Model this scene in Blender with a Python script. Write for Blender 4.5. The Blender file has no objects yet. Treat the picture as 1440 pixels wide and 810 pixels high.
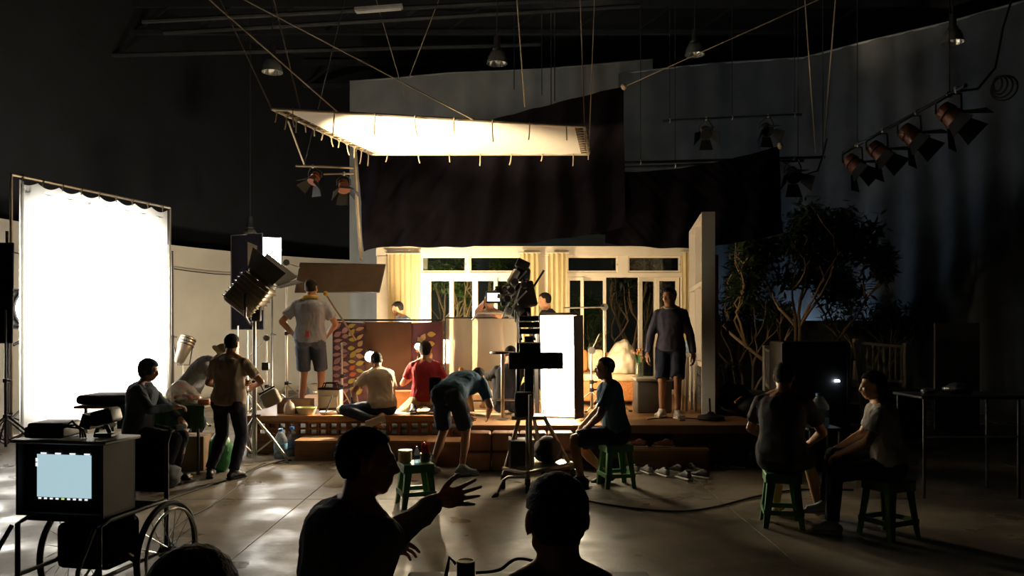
import bpy, bmesh, math, random
import numpy as np
from mathutils import Vector, Matrix, noise

random.seed(7)
SC = bpy.context.scene
COL = SC.collection
R = math.radians
F = 1120.0            # focal length in pixels of the 1440x810 frame
EYE = 1.65            # camera height
HZ = 462.0            # pixel row of the horizon

def W(px, py, Y):
    """world point at depth Y metres that the photograph shows near pixel (px, py)"""
    return Vector(((px - 720.0) * Y / F, Y, EYE + (HZ - py) * Y / F))

# ---------------------------------------------------------------- camera
cam_d = bpy.data.cameras.new('camera')
cam = bpy.data.objects.new('camera', cam_d)
COL.objects.link(cam)
cam.location = (0, 0, EYE)
cam.rotation_euler = (R(90), 0, 0)
cam_d.sensor_width = 36.0
cam_d.lens = 36.0 * F / 1440.0
cam_d.shift_y = (HZ - 405.0) / 1440.0
cam_d.clip_end = 200
SC.camera = cam

# ---------------------------------------------------------------- world and exposure
wd = bpy.data.worlds.new('studio_dark')
SC.world = wd
wd.use_nodes = True
wd.node_tree.nodes['Background'].inputs[0].default_value = (0.25, 0.5, 1.0, 1)
wd.node_tree.nodes['Background'].inputs[1].default_value = 0.009
SC.view_settings.view_transform = 'Standard'
SC.view_settings.look = 'None'
SC.view_settings.exposure = 0.0
SC.view_settings.gamma = 1.0
SC.view_settings.use_curve_mapping = False
try:
    SC.cycles.use_denoising = True
    SC.cycles.sample_clamp_indirect = 4.0
    SC.cycles.max_bounces = 8
    SC.cycles.transparent_max_bounces = 12
    SC.cycles.caustics_reflective = False
    SC.cycles.caustics_refractive = False
except Exception:
    pass

# powers (watts) and colours of the lamps; each lamp's light is made in its builder
P_SILK = 680      # big head behind the standing silk
P_HMI = 4800        # fresnel aimed up at the overhead silk
P_FLOOD = 110      # flood far back on the left
P_KINO = 125        # fluorescent bank on the deck (per emission strength)
P_FLOOR = 190      # head on the floor washing the cyclorama
P_WARM = 225       # tungsten softbox behind the fabric screens; also scales the added fill bank
P_LED = 45         # small head by the kneeling crew
P_BLUE = 30        # cool tube behind the garden hedge
WARM = (1.0, 0.66, 0.32)
AMBER = (1.0, 0.74, 0.42)
NEUT = (1.0, 0.95, 0.86)
COOL = (0.62, 0.80, 1.0)

# ---------------------------------------------------------------- materials
MATS = {}
def mat(name, col, rough=0.6, metal=0.0, var=0.15, vscale=6.0, bump=0.0, bscale=40.0,
        spec=0.5, transl=0.0, coat=0.0, kind='noise'):
    if name in MATS:
        return MATS[name]
    m = bpy.data.materials.new(name); m.use_nodes = True
    nt = m.node_tree; n = nt.nodes; l = nt.links
    b = n['Principled BSDF']
    b.inputs['Roughness'].default_value = rough
    b.inputs['Metallic'].default_value = metal
    b.inputs['Specular IOR Level'].default_value = spec
    b.inputs['Coat Weight'].default_value = coat
    tc = n.new('ShaderNodeTexCoord')
    if kind == 'wood':
        mp = n.new('ShaderNodeMapping'); mp.inputs['Scale'].default_value = (1.0, 9.0, 9.0)
        l.new(tc.outputs['Object'], mp.inputs[0])
        tx = n.new('ShaderNodeTexNoise'); l.new(mp.outputs[0], tx.inputs['Vector'])
    else:
        tx = n.new('ShaderNodeTexNoise'); l.new(tc.outputs['Object'], tx.inputs['Vector'])
    tx.inputs['Scale'].default_value = vscale
    tx.inputs['Detail'].default_value = 4
    rp = n.new('ShaderNodeValToRGB')
    rp.color_ramp.elements[0].position = 0.3
    rp.color_ramp.elements[1].position = 0.7
    c = Vector(col)
    lo = c * (1 - var); hi = c * (1 + var)
    rp.color_ramp.elements[0].color = (lo[0], lo[1], lo[2], 1)
    rp.color_ramp.elements[1].color = (min(hi[0], 1), min(hi[1], 1), min(hi[2], 1), 1)
    l.new(tx.outputs['Fac'], rp.inputs[0])
    l.new(rp.outputs[0], b.inputs['Base Color'])
    if bump:
        t2 = n.new('ShaderNodeTexNoise'); t2.inputs['Scale'].default_value = bscale
        t2.inputs['Detail'].default_value = 3
        l.new(tc.outputs['Object'], t2.inputs['Vector'])
        bp = n.new('ShaderNodeBump'); bp.inputs['Strength'].default_value = bump
        bp.inputs['Distance'].default_value = 0.02
        l.new(t2.outputs['Fac'], bp.inputs['Height'])
        l.new(bp.outputs[0], b.inputs['Normal'])
    if transl:
        tr = n.new('ShaderNodeBsdfTranslucent'); l.new(rp.outputs[0], tr.inputs[0])
        mx = n.new('ShaderNodeMixShader'); mx.inputs[0].default_value = transl
        l.new(b.outputs[0], mx.inputs[1]); l.new(tr.outputs[0], mx.inputs[2])
        l.new(mx.outputs[0], n['Material Output'].inputs[0])
    MATS[name] = m
    return m

def emit(name, col, strength):
    if name in MATS:
        return MATS[name]
    m = bpy.data.materials.new(name); m.use_nodes = True
    b = m.node_tree.nodes['Principled BSDF']
    b.inputs['Base Color'].default_value = (*col, 1)
    b.inputs['Emission Color'].default_value = (*col, 1)
    b.inputs['Emission Strength'].default_value = strength
    MATS[name] = m
    return m

def glassy(name, tint=(0.9, 0.95, 0.95), gloss=0.12, diffuse=0.0, rough=0.03):
    """thin sheet: mostly see-through with a reflective film, optionally milky"""
    if name in MATS:
        return MATS[name]
    m = bpy.data.materials.new(name); m.use_nodes = True
    nt = m.node_tree; n = nt.nodes; l = nt.links
    n.remove(n['Principled BSDF'])
    tr = n.new('ShaderNodeBsdfTransparent'); tr.inputs[0].default_value = (*tint, 1)
    gl = n.new('ShaderNodeBsdfGlossy'); gl.inputs['Roughness'].default_value = rough
    lw = n.new('ShaderNodeLayerWeight'); lw.inputs[0].default_value = 0.35
    mm = n.new('ShaderNodeMath'); mm.operation = 'MULTIPLY_ADD'
    mm.inputs[1].default_value = 0.6; mm.inputs[2].default_value = gloss * 0.4
    l.new(lw.outputs['Fresnel'], mm.inputs[0])
    mx = n.new('ShaderNodeMixShader')
    l.new(mm.outputs[0], mx.inputs[0]); l.new(tr.outputs[0], mx.inputs[1]); l.new(gl.outputs[0], mx.inputs[2])
    out = mx
    if diffuse:
        df = n.new('ShaderNodeBsdfDiffuse'); df.inputs[0].default_value = (*tint, 1)
        tl = n.new('ShaderNodeBsdfTranslucent'); tl.inputs[0].default_value = (*tint, 1)
        m1 = n.new('ShaderNodeMixShader'); m1.inputs[0].default_value = 0.5
        l.new(df.outputs[0], m1.inputs[1]); l.new(tl.outputs[0], m1.inputs[2])
        m2 = n.new('ShaderNodeMixShader'); m2.inputs[0].default_value = diffuse
        l.new(mx.outputs[0], m2.inputs[1]); l.new(m1.outputs[0], m2.inputs[2])
        out = m2
    l.new(out.outputs[0], n['Material Output'].inputs[0])
    MATS[name] = m
    return m

# ---------------------------------------------------------------- mesh builder
def wm(o):
    m = o.matrix_basis.copy()
    return wm(o.parent) @ m if o.parent else m

class MB:
    def __init__(s):
        s.v = []; s.f = []; s.mi = []; s.cur = 0
    def add(s, vs, fs):
        o = len(s.v)
        s.v.extend([tuple(p) for p in vs])
        for f in fs:
            s.f.append(tuple(i + o for i in f)); s.mi.append(s.cur)
        return s
    def box(s, c, size, rot=None, taper=1.0):
        hx, hy, hz = size[0]/2, size[1]/2, size[2]/2
        vs = []
        for z in (-1, 1):
            t = taper if z > 0 else 1.0
            for x, y in ((-1,-1),(1,-1),(1,1),(-1,1)):
                vs.append(Vector((x*hx*t, y*hy*t, z*hz)))
        if rot is not None:
            M = rot if isinstance(rot, Matrix) else Matrix.Rotation(rot, 3, 'Z')
            vs = [M @ v for v in vs]
        c = Vector(c)
        return s.add([v + c for v in vs], [(3,2,1,0),(4,5,6,7),(0,1,5,4),(1,2,6,5),(2,3,7,6),(3,0,4,7)])
    def b3(s, x0, x1, y0, y1, z0, z1):
        return s.box(((x0+x1)/2, (y0+y1)/2, (z0+z1)/2), (abs(x1-x0), abs(y1-y0), abs(z1-z0)))
    def rbox(s, c, size, r=0.02, rot=None, n=3):
        """box with rounded edges"""
        bm = bmesh.new(); bmesh.ops.create_cube(bm, size=1.0)
        for v in bm.verts:
            v.co = Vector((v.co.x*size[0], v.co.y*size[1], v.co.z*size[2]))
        bmesh.ops.bevel(bm, geom=list(bm.edges), offset=min(r, min(size)*0.49), segments=n, affect='EDGES', profile=0.5)
        M = Matrix.Identity(3) if rot is None else (rot if isinstance(rot, Matrix) else Matrix.Rotation(rot, 3, 'Z'))
        bm.verts.ensure_lookup_table()
        vs = [M @ v.co + Vector(c) for v in bm.verts]
        bm.verts.index_update()
        fs = [[v.index for v in f.verts] for f in bm.faces]
        bm.free()
        return s.add(vs, fs)
    def bar(s, p, q, w, h=None, up=(0,0,1)):
        p = Vector(p); q = Vector(q); h = h or w
        d = q - p; L = d.length; d = d.normalized()
        u = Vector(up)
        if abs(d.dot(u)) > 0.98: u = Vector((0,1,0))
        x = d.cross(u).normalized(); z = x.cross(d)
        M = Matrix((x, d, z)).transposed()
        return s.box((p+q)/2, (w, L, h), M)
    def tube(s, pts, r, n=8, caps=True):
        pts = [Vector(p) for p in pts]
        rs = r if isinstance(r, (list, tuple)) else [r]*len(pts)
        vs = []; fs = []
        t0 = (pts[1]-pts[0]).normalized()
        ref = Vector((0,0,1)) if abs(t0.z) < 0.9 else Vector((1,0,0))
        x = t0.cross(ref).normalized()
        for i, p in enumerate(pts):
            a = pts[max(0,i-1)]; b = pts[min(len(pts)-1,i+1)]
            t = (b-a).normalized()
            x = (x - t*x.dot(t)).normalized()
            y = t.cross(x)
            for k in range(n):
                an = 2*math.pi*k/n
                vs.append(p + (x*math.cos(an) + y*math.sin(an))*rs[i])
        for i in range(len(pts)-1):
            for k in range(n):
                k2 = (k+1) % n
                fs.append((i*n+k, i*n+k2, (i+1)*n+k2, (i+1)*n+k))
        if caps:
            fs.append(tuple(range(n-1,-1,-1))); fs.append(tuple(range((len(pts)-1)*n, len(pts)*n)))
        return s.add(vs, fs)
    def ring(s, c, Rr, r, axis=(0,0,1), n=32, k=8, rx=None):
        ax = Vector(axis).normalized()
        ref = Vector((0,0,1)) if abs(ax.z) < 0.9 else Vector((1,0,0))
        x = ax.cross(ref).normalized(); y = ax.cross(x)
        vs = []; fs = []
        for i in range(n):
            a = 2*math.pi*i/n
            rad = x*math.cos(a) + y*math.sin(a)
            for j in range(k):
                b = 2*math.pi*j/k
                vs.append(Vector(c) + rad*(Rr + r*math.cos(b)) + ax*r*math.sin(b))
        for i in range(n):
            for j in range(k):
                i2 = (i+1) % n; j2 = (j+1) % k
                fs.append((i*k+j, i2*k+j, i2*k+j2, i*k+j2))
        return s.add(vs, fs)
    def lathe(s, prof, c=(0,0,0), n=20, M=None, close=True):
        """profile of (radius, height)"""
        vs = []; fs = []
        M = M or Matrix.Identity(3)
        for r, z in prof:
            for k in range(n):
                a = 2*math.pi*k/n
                vs.append(M @ Vector((r*math.cos(a), r*math.sin(a), z)) + Vector(c))
        for i in range(len(prof)-1):
            for k in range(n):
                k2 = (k+1) % n
                fs.append((i*n+k, i*n+k2, (i+1)*n+k2, (i+1)*n+k))
        if close:
            if prof[0][0] > 1e-4: fs.append(tuple(range(n-1,-1,-1)))
            if prof[-1][0] > 1e-4: fs.append(tuple(range((len(prof)-1)*n, len(prof)*n)))
        return s.add(vs, fs)
    def ell(s, c, r, M=None, nu=16, nv=10):
        vs = []; fs = []
        M = M or Matrix.Identity(3)
        c = Vector(c)
        vs.append(c + M @ Vector((0,0,-r[2])))
        for j in range(1, nv):
            t = -math.pi/2 + math.pi*j/nv
            for i in range(nu):
                a = 2*math.pi*i/nu
                vs.append(c + M @ Vector((r[0]*math.cos(t)*math.cos(a), r[1]*math.cos(t)*math.sin(a), r[2]*math.sin(t))))
        vs.append(c + M @ Vector((0,0,r[2])))
        for i in range(nu):
            i2 = (i+1) % nu
            fs.append((0, 1+i2, 1+i))
            for j in range(nv-2):
                a = 1+j*nu
                fs.append((a+i, a+i2, a+nu+i2, a+nu+i))
            a = 1+(nv-2)*nu
            fs.append((a+i, a+i2, len(vs)-1))
        return s.add(vs, fs)
    def cap(s, p, q, r1, r2, n=12, ends=True):
        """tapered capsule"""
        p = Vector(p); q = Vector(q)
        d = (q-p); L = d.length
        if L < 1e-5: return s.ell(p, (r1,r1,r1))
        d /= L
        pts = []; rs = []
        if ends:
            for a in (80, 50, 25):
                pts.append(p - d*r1*math.sin(R(a))); rs.append(max(r1*math.cos(R(a)), 1e-4))
        pts.append(p); rs.append(r1)
        pts.append(q); rs.append(r2)
        if ends:
            for a in (25, 50, 80):
                pts.append(q + d*r2*math.sin(R(a))); rs.append(max(r2*math.cos(R(a)), 1e-4))
        return s.tube(pts, rs, n)
    def patch(s, c00, c10, c11, c01, nu, nv, fn=None):
        """cloth patch; u runs c00->c10, v runs c00->c01; fn(u,v,p) shifts the points"""
        c00, c10, c11, c01 = map(Vector, (c00, c10, c11, c01))
        vs = []; fs = []
        for j in range(nv+1):
            v = j/nv
            for i in range(nu+1):
                u = i/nu
                p = (c00*(1-u) + c10*u)*(1-v) + (c01*(1-u) + c11*u)*v
                if fn: p = fn(u, v, p)
                vs.append(p)
        for j in range(nv):
            for i in range(nu):
                a = j*(nu+1)+i
                fs.append((a, a+1, a+nu+2, a+nu+1))
        return s.add(vs, fs)
    def mesh(s, name, smooth=True, ang=40):
        me = bpy.data.meshes.new(name)
        me.from_pydata(s.v, [], s.f)
        me.polygons.foreach_set('material_index', s.mi)
        if smooth:
            me.polygons.foreach_set('use_smooth', [True]*len(me.polygons))
            me.update()
            me.set_sharp_from_angle(angle=R(ang))
        me.update()
        return me
    def build(s, name, mats, parent=None, local=False, smooth=True, ang=40, label=None, kind=None):
        if parent is not None and not local:
            Mi = wm(parent).inverted()
            s.v = [tuple(Mi @ Vector(p)) for p in s.v]
        me = s.mesh(name, smooth, ang)
        for m in (mats if isinstance(mats, (list, tuple)) else [mats]):
            me.materials.append(m)
        o = bpy.data.objects.new(name, me)
        COL.objects.link(o)
        if parent is not None: o.parent = parent
        if label: o['label'] = label
        if kind: o['kind'] = kind
        return o
    def thing(s, name, label, cat, mats, loc=(0,0,0), group=None, kind=None, smooth=True, ang=40, rz=0.0):
        """one-mesh thing whose vertices were given in world space; origin moved to loc"""
        M = (Matrix.Translation(Vector(loc)) @ Matrix.Rotation(rz, 4, 'Z')).inverted()
        s.v = [tuple(M @ Vector(p)) for p in s.v]
        o = s.build(name, mats, None, True, smooth, ang)
        o.location = loc; o.rotation_euler = (0,0,rz)
        tag(o, label, cat, group, kind)
        return o

def tag(o, label=None, cat=None, group=None, kind=None):
    if label: o['label'] = label
    if cat: o['category'] = cat
    if group: o['group'] = group
    if kind: o['kind'] = kind
    return o

def T(name, label, cat, loc=(0,0,0), rz=0.0, group=None, kind=None):
    o = bpy.data.objects.new(name, None)
    COL.objects.link(o)
    o.empty_display_size = 0.1
    o.location = loc; o.rotation_euler = (0,0,rz)
    return tag(o, label, cat, group, kind)

def dup(root, loc, rz=0.0, label=None, group=None):
    """copy of a thing with copies of its parts and sub-parts"""
    r = root.copy(); COL.objects.link(r)
    r.location = loc; r.rotation_euler = (0,0,rz)
    if label: r['label'] = label
    if group: r['group'] = group
    for ch in list(root.children):
        c = ch.copy(); COL.objects.link(c); c.parent = r
        for g in list(ch.children):
            d = g.copy(); COL.objects.link(d); d.parent = c
    return r

def look_rot(d, up=(0,0,1)):
    """matrix whose +Z axis points along d"""
    z = Vector(d).normalized(); u = Vector(up)
    if abs(z.dot(u)) > 0.98: u = Vector((0,1,0))
    x = u.cross(z).normalized(); y = z.cross(x)
    return Matrix((x, y, z)).transposed()

def light(kind, loc, target, power, col, size=0.3, parent=None, size_y=None, spot=60, blend=0.4, spread=180):
    d = bpy.data.lights.new('lamp_light', kind)
    d.energy = power; d.color = col
    if kind == 'AREA':
        d.size = size
        if size_y: d.shape = 'RECTANGLE'; d.size_y = size_y
        d.spread = R(spread)
    elif kind == 'SPOT':
        d.shadow_soft_size = size; d.spot_size = R(spot); d.spot_blend = blend
    else:
        d.shadow_soft_size = size
    o = bpy.data.objects.new('lamp_light', d)
    COL.objects.link(o)
    M = look_rot(Vector(loc) - Vector(target)).to_4x4()
    M.translation = Vector(loc)
    if parent is not None:
        o.parent = parent
        M = wm(parent).inverted() @ M
    o.matrix_basis = M
    return o

def struct(name, mb, m, **k):
    o = mb.build(name, m, None, True, **k)
    o['kind'] = 'structure'
    return o

# shared materials
blackm = mat('black_metal', (0.02, 0.02, 0.022), 0.45, 0.3)
steel = mat('brushed_steel', (0.55, 0.54, 0.52), 0.3, 0.9, bump=0.02)
darksteel = mat('dark_steel', (0.05, 0.05, 0.055), 0.45, 0.6)
blackplastic = mat('black_plastic', (0.018, 0.018, 0.02), 0.5)
blackrubber = mat('black_rubber', (0.012, 0.012, 0.012), 0.8)
blackcloth = mat('black_duvetyn', (0.0045, 0.004, 0.0058), 0.95, bump=0.15, bscale=120, spec=0.0)
whitepaint = mat('cream_paint', (0.78, 0.72, 0.62), 0.55, var=0.05)
alu = mat('aluminium_tube', (0.62, 0.58, 0.5), 0.35, 0.8)
rope_m = mat('pale_rope', (0.34, 0.28, 0.2), 0.9, bump=0.2, bscale=200)
wood_m = mat('deck_wood', (0.36, 0.19, 0.085), 0.5, kind='wood', var=0.3, vscale=3, bump=0.08)
woodbox_m = mat('brown_plywood', (0.2, 0.105, 0.055), 0.65, kind='wood', var=0.25, vscale=3, bump=0.05)
rustm = mat('orange_lamp_body', (0.10, 0.028, 0.009), 0.5, 0.2)
# ================================================================ ROOM
def concrete_mat():
    m = bpy.data.materials.new('polished_concrete'); m.use_nodes = True
    nt = m.node_tree; n = nt.nodes; l = nt.links; b = n['Principled BSDF']
    ge = n.new('ShaderNodeNewGeometry')
    a = n.new('ShaderNodeTexNoise'); a.inputs['Scale'].default_value = 0.9; a.inputs['Detail'].default_value = 8; a.inputs['Roughness'].default_value = 0.65
    l.new(ge.outputs['Position'], a.inputs['Vector'])
    rp = n.new('ShaderNodeValToRGB'); e = rp.color_ramp.elements
    e[0].position = 0.34; e[0].color = (0.07, 0.06, 0.048, 1); e[1].position = 0.66; e[1].color = (0.24, 0.205, 0.16, 1)
    l.new(a.outputs['Fac'], rp.inputs[0]); l.new(rp.outputs[0], b.inputs['Base Color'])
    c = n.new('ShaderNodeTexNoise'); c.inputs['Scale'].default_value = 1.7; c.inputs['Detail'].default_value = 6
    l.new(ge.outputs['Position'], c.inputs['Vector'])
    r2 = n.new('ShaderNodeMapRange'); r2.inputs[1].default_value = 0.33; r2.inputs[2].default_value = 0.56
    r2.inputs[3].default_value = 0.22; r2.inputs[4].default_value = 0.6
    b.inputs['Specular IOR Level'].default_value = 0.32
    l.new(c.outputs['Fac'], r2.inputs[0]); l.new(r2.outputs[0], b.inputs['Roughness'])
    d = n.new('ShaderNodeTexNoise'); d.inputs['Scale'].default_value = 14; d.inputs['Detail'].default_value = 5
    l.new(ge.outputs['Position'], d.inputs['Vector'])
    bp = n.new('ShaderNodeBump'); bp.inputs['Strength'].default_value = 0.12; bp.inputs['Distance'].default_value = 0.02
    l.new(d.outputs['Fac'], bp.inputs['Height']); l.new(bp.outputs[0], b.inputs['Normal'])
    return m
conc = concrete_mat()
darkwall = mat('dark_studio_wall', (0.0055, 0.008, 0.013), 0.85, var=0.3, vscale=1.5, bump=0.1)
cycm = mat('cyclorama_white', (0.62, 0.58, 0.5), 0.7, var=0.12, vscale=0.8, bump=0.03)

fl = struct('floor', MB().b3(-14, 14, -4, 27, -0.12, -0.015), mat('joint_filler', (0.02, 0.018, 0.016), 0.9))
for ix in range(7):
    for iy in range(8):
        x0 = -14 + ix*4.0; y0 = -4 + iy*3.9
        MB().rbox((x0+2.0, y0+1.95, -0.01), (3.99, 3.89, 0.02), 0.0008, n=1).build('slab', conc, fl)

struct('ceiling', MB().b3(-14, 14, -4, 27, 9.6, 9.7), darkwall)
def wall_poly(name, pts, z0, z1, m, th=0.1):
    mb = MB(); vs = []; fs = []
    for i, (x, y) in enumerate(pts):
        vs += [(x, y, z0), (x, y, z1)]
    for i in range(len(pts)-1):
        fs.append((2*i, 2*i+2, 2*i+3, 2*i+1))
    mb.add(vs, fs)
    return struct(name, mb, m, ang=60)
# dark shell and, in front of it, the curved white cyclorama
def smooth_poly(pts, k=6):
    out = []
    for i in range(len(pts)-1):
        p0 = Vector(pts[max(0,i-1)]); p1 = Vector(pts[i]); p2 = Vector(pts[i+1]); p3 = Vector(pts[min(len(pts)-1,i+2)])
        for j in range(k):
            t = j/k
            out.append(tuple(0.5*((2*p1)+(p2-p0)*t+(2*p0-5*p1+4*p2-p3)*t*t+(3*p1-p0-3*p2+p3)*t*t*t)))
    out.append(tuple(pts[-1]))
    return out
cyc_pts = smooth_poly([(-9.9, 4.0), (-9.7, 9.5), (-9.15, 14.2), (-8.2, 18.4), (-5.6, 22.2), (-2.0, 23.6), (4.0, 23.8)])
wall_poly('wall_left', [(-13.9, -4), (-12.5, 8.0)] + [(x*1.06-0.3, y*1.03+0.3) for x, y in cyc_pts[6:]] , 0, 9.6, darkwall)
struct('wall_back', MB().b3(-14, 14, 26.6, 26.9, 0, 9.6), darkwall)
struct('wall_right', MB().b3(13.6, 13.9, -4, 27, 0, 9.6), darkwall)
struct('wall_front', MB().b3(-14, 14, -4, -3.8, 0, 9.6), darkwall)
# cyclorama: wall + coved foot
mb = MB(); prof = [(0.5, 0.004), (0.31, 0.03), (0.15, 0.1), (0.05, 0.24), (0.0, 0.45), (0.0, 3.62), (-0.12, 3.62), (-0.12, 0.0)]
vs = []; fs = []
for i, (x, y) in enumerate(cyc_pts):
    a = Vector((*cyc_pts[max(0,i-1)], 0)); b = Vector((*cyc_pts[min(len(cyc_pts)-1,i+1)], 0))
    nrm = (b-a).cross(Vector((0,0,1))).normalized()
    for r_, z in prof:
        vs.append(Vector((x, y, 0)) + nrm*r_ + Vector((0,0,z)))
k = len(prof)
for i in range(len(cyc_pts)-1):
    for j in range(k-1):
        fs.append((i*k+j, (i+1)*k+j, (i+1)*k+j+1, i*k+j+1))
mb.add(vs, fs)
struct('wall_cyclorama', mb, cycm, ang=50)
# thin cable stretched along the cyclorama
mb = MB(); mb.tube([Vector((x*0.985, y-0.12, 3.05 + 0.05*math.sin(i*0.9))) for i, (x, y) in enumerate(cyc_pts[8:28])], 0.012, 5)
mb.thing('wall_cable', 'thin dark cable strung along the white cyclorama wall', 'cable', blackrubber, (-8.9, 15, 3.0))

# ---------------------------------------------------------------- roof steel
dsteel = mat('roof_steel', (0.028, 0.032, 0.04), 0.6, 0.4)
roof_labels = ['thin grey roof pipe crossing above the overhead silk', 'grey roof pipe beside the unlit tube fitting',
               'dark roof beam running over the black cloth', 'dark roof beam over the pale backdrop curtain']
for i, (p, q, r_) in enumerate([(W(200, 30, 15.5), W(860, -4, 16.5), 0.05), (W(230, 46, 16.5), W(900, 8, 17.5), 0.05),
                               (W(140, 78, 18.5), W(760, 62, 19.5), 0.06), (W(600, -12, 13), W(1440, -50, 13), 0.07)]):
    MB().tube([p, q], r_, 8).thing('roof_pipe', roof_labels[i], 'pipe', dsteel, p)
for i in range(5):
    y = 6.5 + 4.2*i
    t = T('roof_truss', 'dark steel roof truss high under the black ceiling', 'truss', (0, y, 9.0), group='roof trusses')
    MB().b3(-13.5, 13.5, y-0.06, y+0.06, 9.35, 9.5).build('top_chord', dsteel, t)
    MB().b3(-13.5, 13.5, y-0.06, y+0.06, 8.7, 8.8).build('bottom_chord', dsteel, t)
    for j in range(18):
        x = -13.5 + 1.5*j
        MB().bar((x, y, 8.8), (x+0.75, y, 9.35), 0.05).build('web', dsteel, t)
t = T('tube_fitting', 'long unlit white tube fitting hanging under the roof pipes', 'light', W(531, 12, 15.5))
a, b = W(499, 14, 15.5), W(566, 9, 15.5)
MB().bar(a, b, 0.14, 0.06).build('housing', mat('fitting_white', (0.45, 0.47, 0.48), 0.4), t)
for dx in (-0.035, 0.035):
    MB().tube([a + Vector((0.03, dx, -0.05)), b + Vector((-0.03, dx, -0.05))], 0.015, 8).build('tube', mat('tube_glass', (0.8, 0.82, 0.82), 0.2), t)
for p in (a, b):
    MB().tube([p + Vector((0,0,0.03)), (p.x, p.y, 9.55)], 0.008, 5).build('hanger', dsteel, t)

def dome_lamp(p, label, top=9.58, s=1.0):
    t = T('dome_lamp', label, 'lamp', p, group='unlit glass dome lamps under the roof')
    MB().tube([p + Vector((0,0,0.34*s)), (p.x, p.y, top)], 0.012, 6).build('rod', dsteel, t)
    MB().lathe([(0.05*s, 0.4*s), (0.06*s, 0.36*s), (0.06*s, 0.2*s), (0.09*s, 0.16*s), (0.08*s, 0.1*s)], p, 16).build('ballast', dsteel, t)
    MB().lathe([(0.07*s, 0.14*s), (0.12*s, 0.1*s), (0.17*s, 0.0), (0.19*s, -0.1*s), (0.18*s, -0.1*s), (0.155*s, 0.0), (0.1*s, 0.09*s)], p, 24, close=False).build('reflector', mat('ribbed_reflector', (0.6, 0.62, 0.62), 0.18, 0.8), t)
    MB().ell(p + Vector((0,0,-0.01*s)), (0.05*s, 0.05*s, 0.08*s)).build('bulb', mat('bulb_glass', (0.75, 0.75, 0.72), 0.1), t)
dome_lamp(W(383, 94, 14.5), 'small glass dome lamp hanging above the corner of overhead silk')
dome_lamp(W(699, 82, 14.5), 'glass dome lamp hanging above the middle of overhead silk')
dome_lamp(W(977, 70, 15.5), 'glass dome lamp hanging over the pale curtain top')
dome_lamp(W(1340, 52, 14.0), 'glass dome lamp hanging before the dark grey drapes')
dome_lamp(W(352, 330, 17.5), 'dull dome lamp hanging low above the black flag', 9.58, 1.0)

# ---------------------------------------------------------------- curtains and cloths
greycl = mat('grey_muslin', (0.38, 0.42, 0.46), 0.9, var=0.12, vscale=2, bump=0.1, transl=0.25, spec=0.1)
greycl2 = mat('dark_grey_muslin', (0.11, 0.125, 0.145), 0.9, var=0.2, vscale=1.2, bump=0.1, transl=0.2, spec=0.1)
def drape(name, label, tops, zb, m, amp=0.05, wl=0.45, loc=None, gather=None):
    pts = [W(*t) for t in tops]
    # arc-length resample
    fine = []
    for i in range(len(pts)-1):
        for j in range(40):
            fine.append(pts[i].lerp(pts[i+1], j/40))
    fine.append(pts[-1])
    nv = 26; vs = []; fs = []
    s = 0.0
    for i, p in enumerate(fine):
        if i: s += (Vector((p.x, p.y, 0)) - Vector((fine[i-1].x, fine[i-1].y, 0))).length
        a = fine[max(0,i-1)]; b = fine[min(len(fine)-1,i+1)]
        nr = (b-a); nr.z = 0; nr = nr.cross(Vector((0,0,1))).normalized()
        for j in range(nv+1):
            v = j/nv
            ph = s*2*math.pi/wl + 2.2*noise.noise(Vector((s*0.5, v*1.5, 3.1)))
            d = amp*(0.35+0.65*v)*(math.sin(ph) + 0.6*math.sin(ph*0.37+1.0)) + 0.25*amp*noise.noise(Vector((s*2.2, v*5, 1)))
            z = p.z*(1-v) + zb*v
            q = Vector((p.x, p.y, z)) + nr*d
            vs.append(q)
    n1 = nv+1
    for i in range(len(fine)-1):
        for j in range(nv):
            fs.append((i*n1+j, i*n1+j+1, (i+1)*n1+j+1, (i+1)*n1+j))
    mb = MB(); mb.add(vs, fs)
    t = T(name, label, 'curtain', loc or (pts[0].x, pts[0].y, zb))
    mb.build('cloth', m, t, ang=180)
    MB().tube([p + Vector((0,0,0.01)) for p in fine[::10] + [fine[-1]]], 0.022, 6).build('hem_rope', greycl, t)
    return t
drape('backdrop_curtain', 'pale grey muslin backdrop curtain behind the overhead silk and black cloth',
      [(492, 115, 20), (560, 110, 20), (632, 103, 20), (760, 98, 20), (850, 90, 20), (918, 84, 20)], 0.02, greycl, 0.05, 0.55)
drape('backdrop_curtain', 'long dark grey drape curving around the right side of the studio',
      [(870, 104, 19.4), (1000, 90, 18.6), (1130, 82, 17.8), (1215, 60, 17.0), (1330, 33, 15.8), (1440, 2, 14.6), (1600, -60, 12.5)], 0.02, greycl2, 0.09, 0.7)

def hung_cloth(label, c, fn, m=blackcloth, nu=150, nv=50):
    mb = MB(); mb.patch(*c, nu, nv, fn)
    t = T('black_cloth', label, 'cloth', c[3])
    mb.build('cloth', m, t, ang=180)
    for u in (0.0, 1.0):
        p = Vector(c[0]).lerp(Vector(c[1]), u)
        MB().ell(p, (0.05, 0.05, 0.06), None, 8, 6).build('knot', rope_m, t)
    return t
def fold(u, v, amp, k, ph=0.0):
    return amp*(math.sin(u*k + 3*v + ph + 2*noise.noise(Vector((u*3, v*2, ph)))) + 0.7*noise.noise(Vector((u*9 + v*4, v*2, 5+ph))))
def f1(u, v, p):
    q = p.copy()
    q.y += fold(u, v, 0.06*(0.4+v), 46) - 0.03 + 0.02*noise.noise(Vector((u*40+v*14, v*3, 9)))
    x = (u-0.5)*2
    if v > 0:
        q.z -= v*v*0.16*(1-x*x)*(1 if u > 0.1 else u*10)
        if u < 0.1: q.z -= v**3*(0.1-u)*1.2
    q.z -= (1-v)*0.10*math.sin(math.pi*u)*(1-u)
    return q
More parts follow.
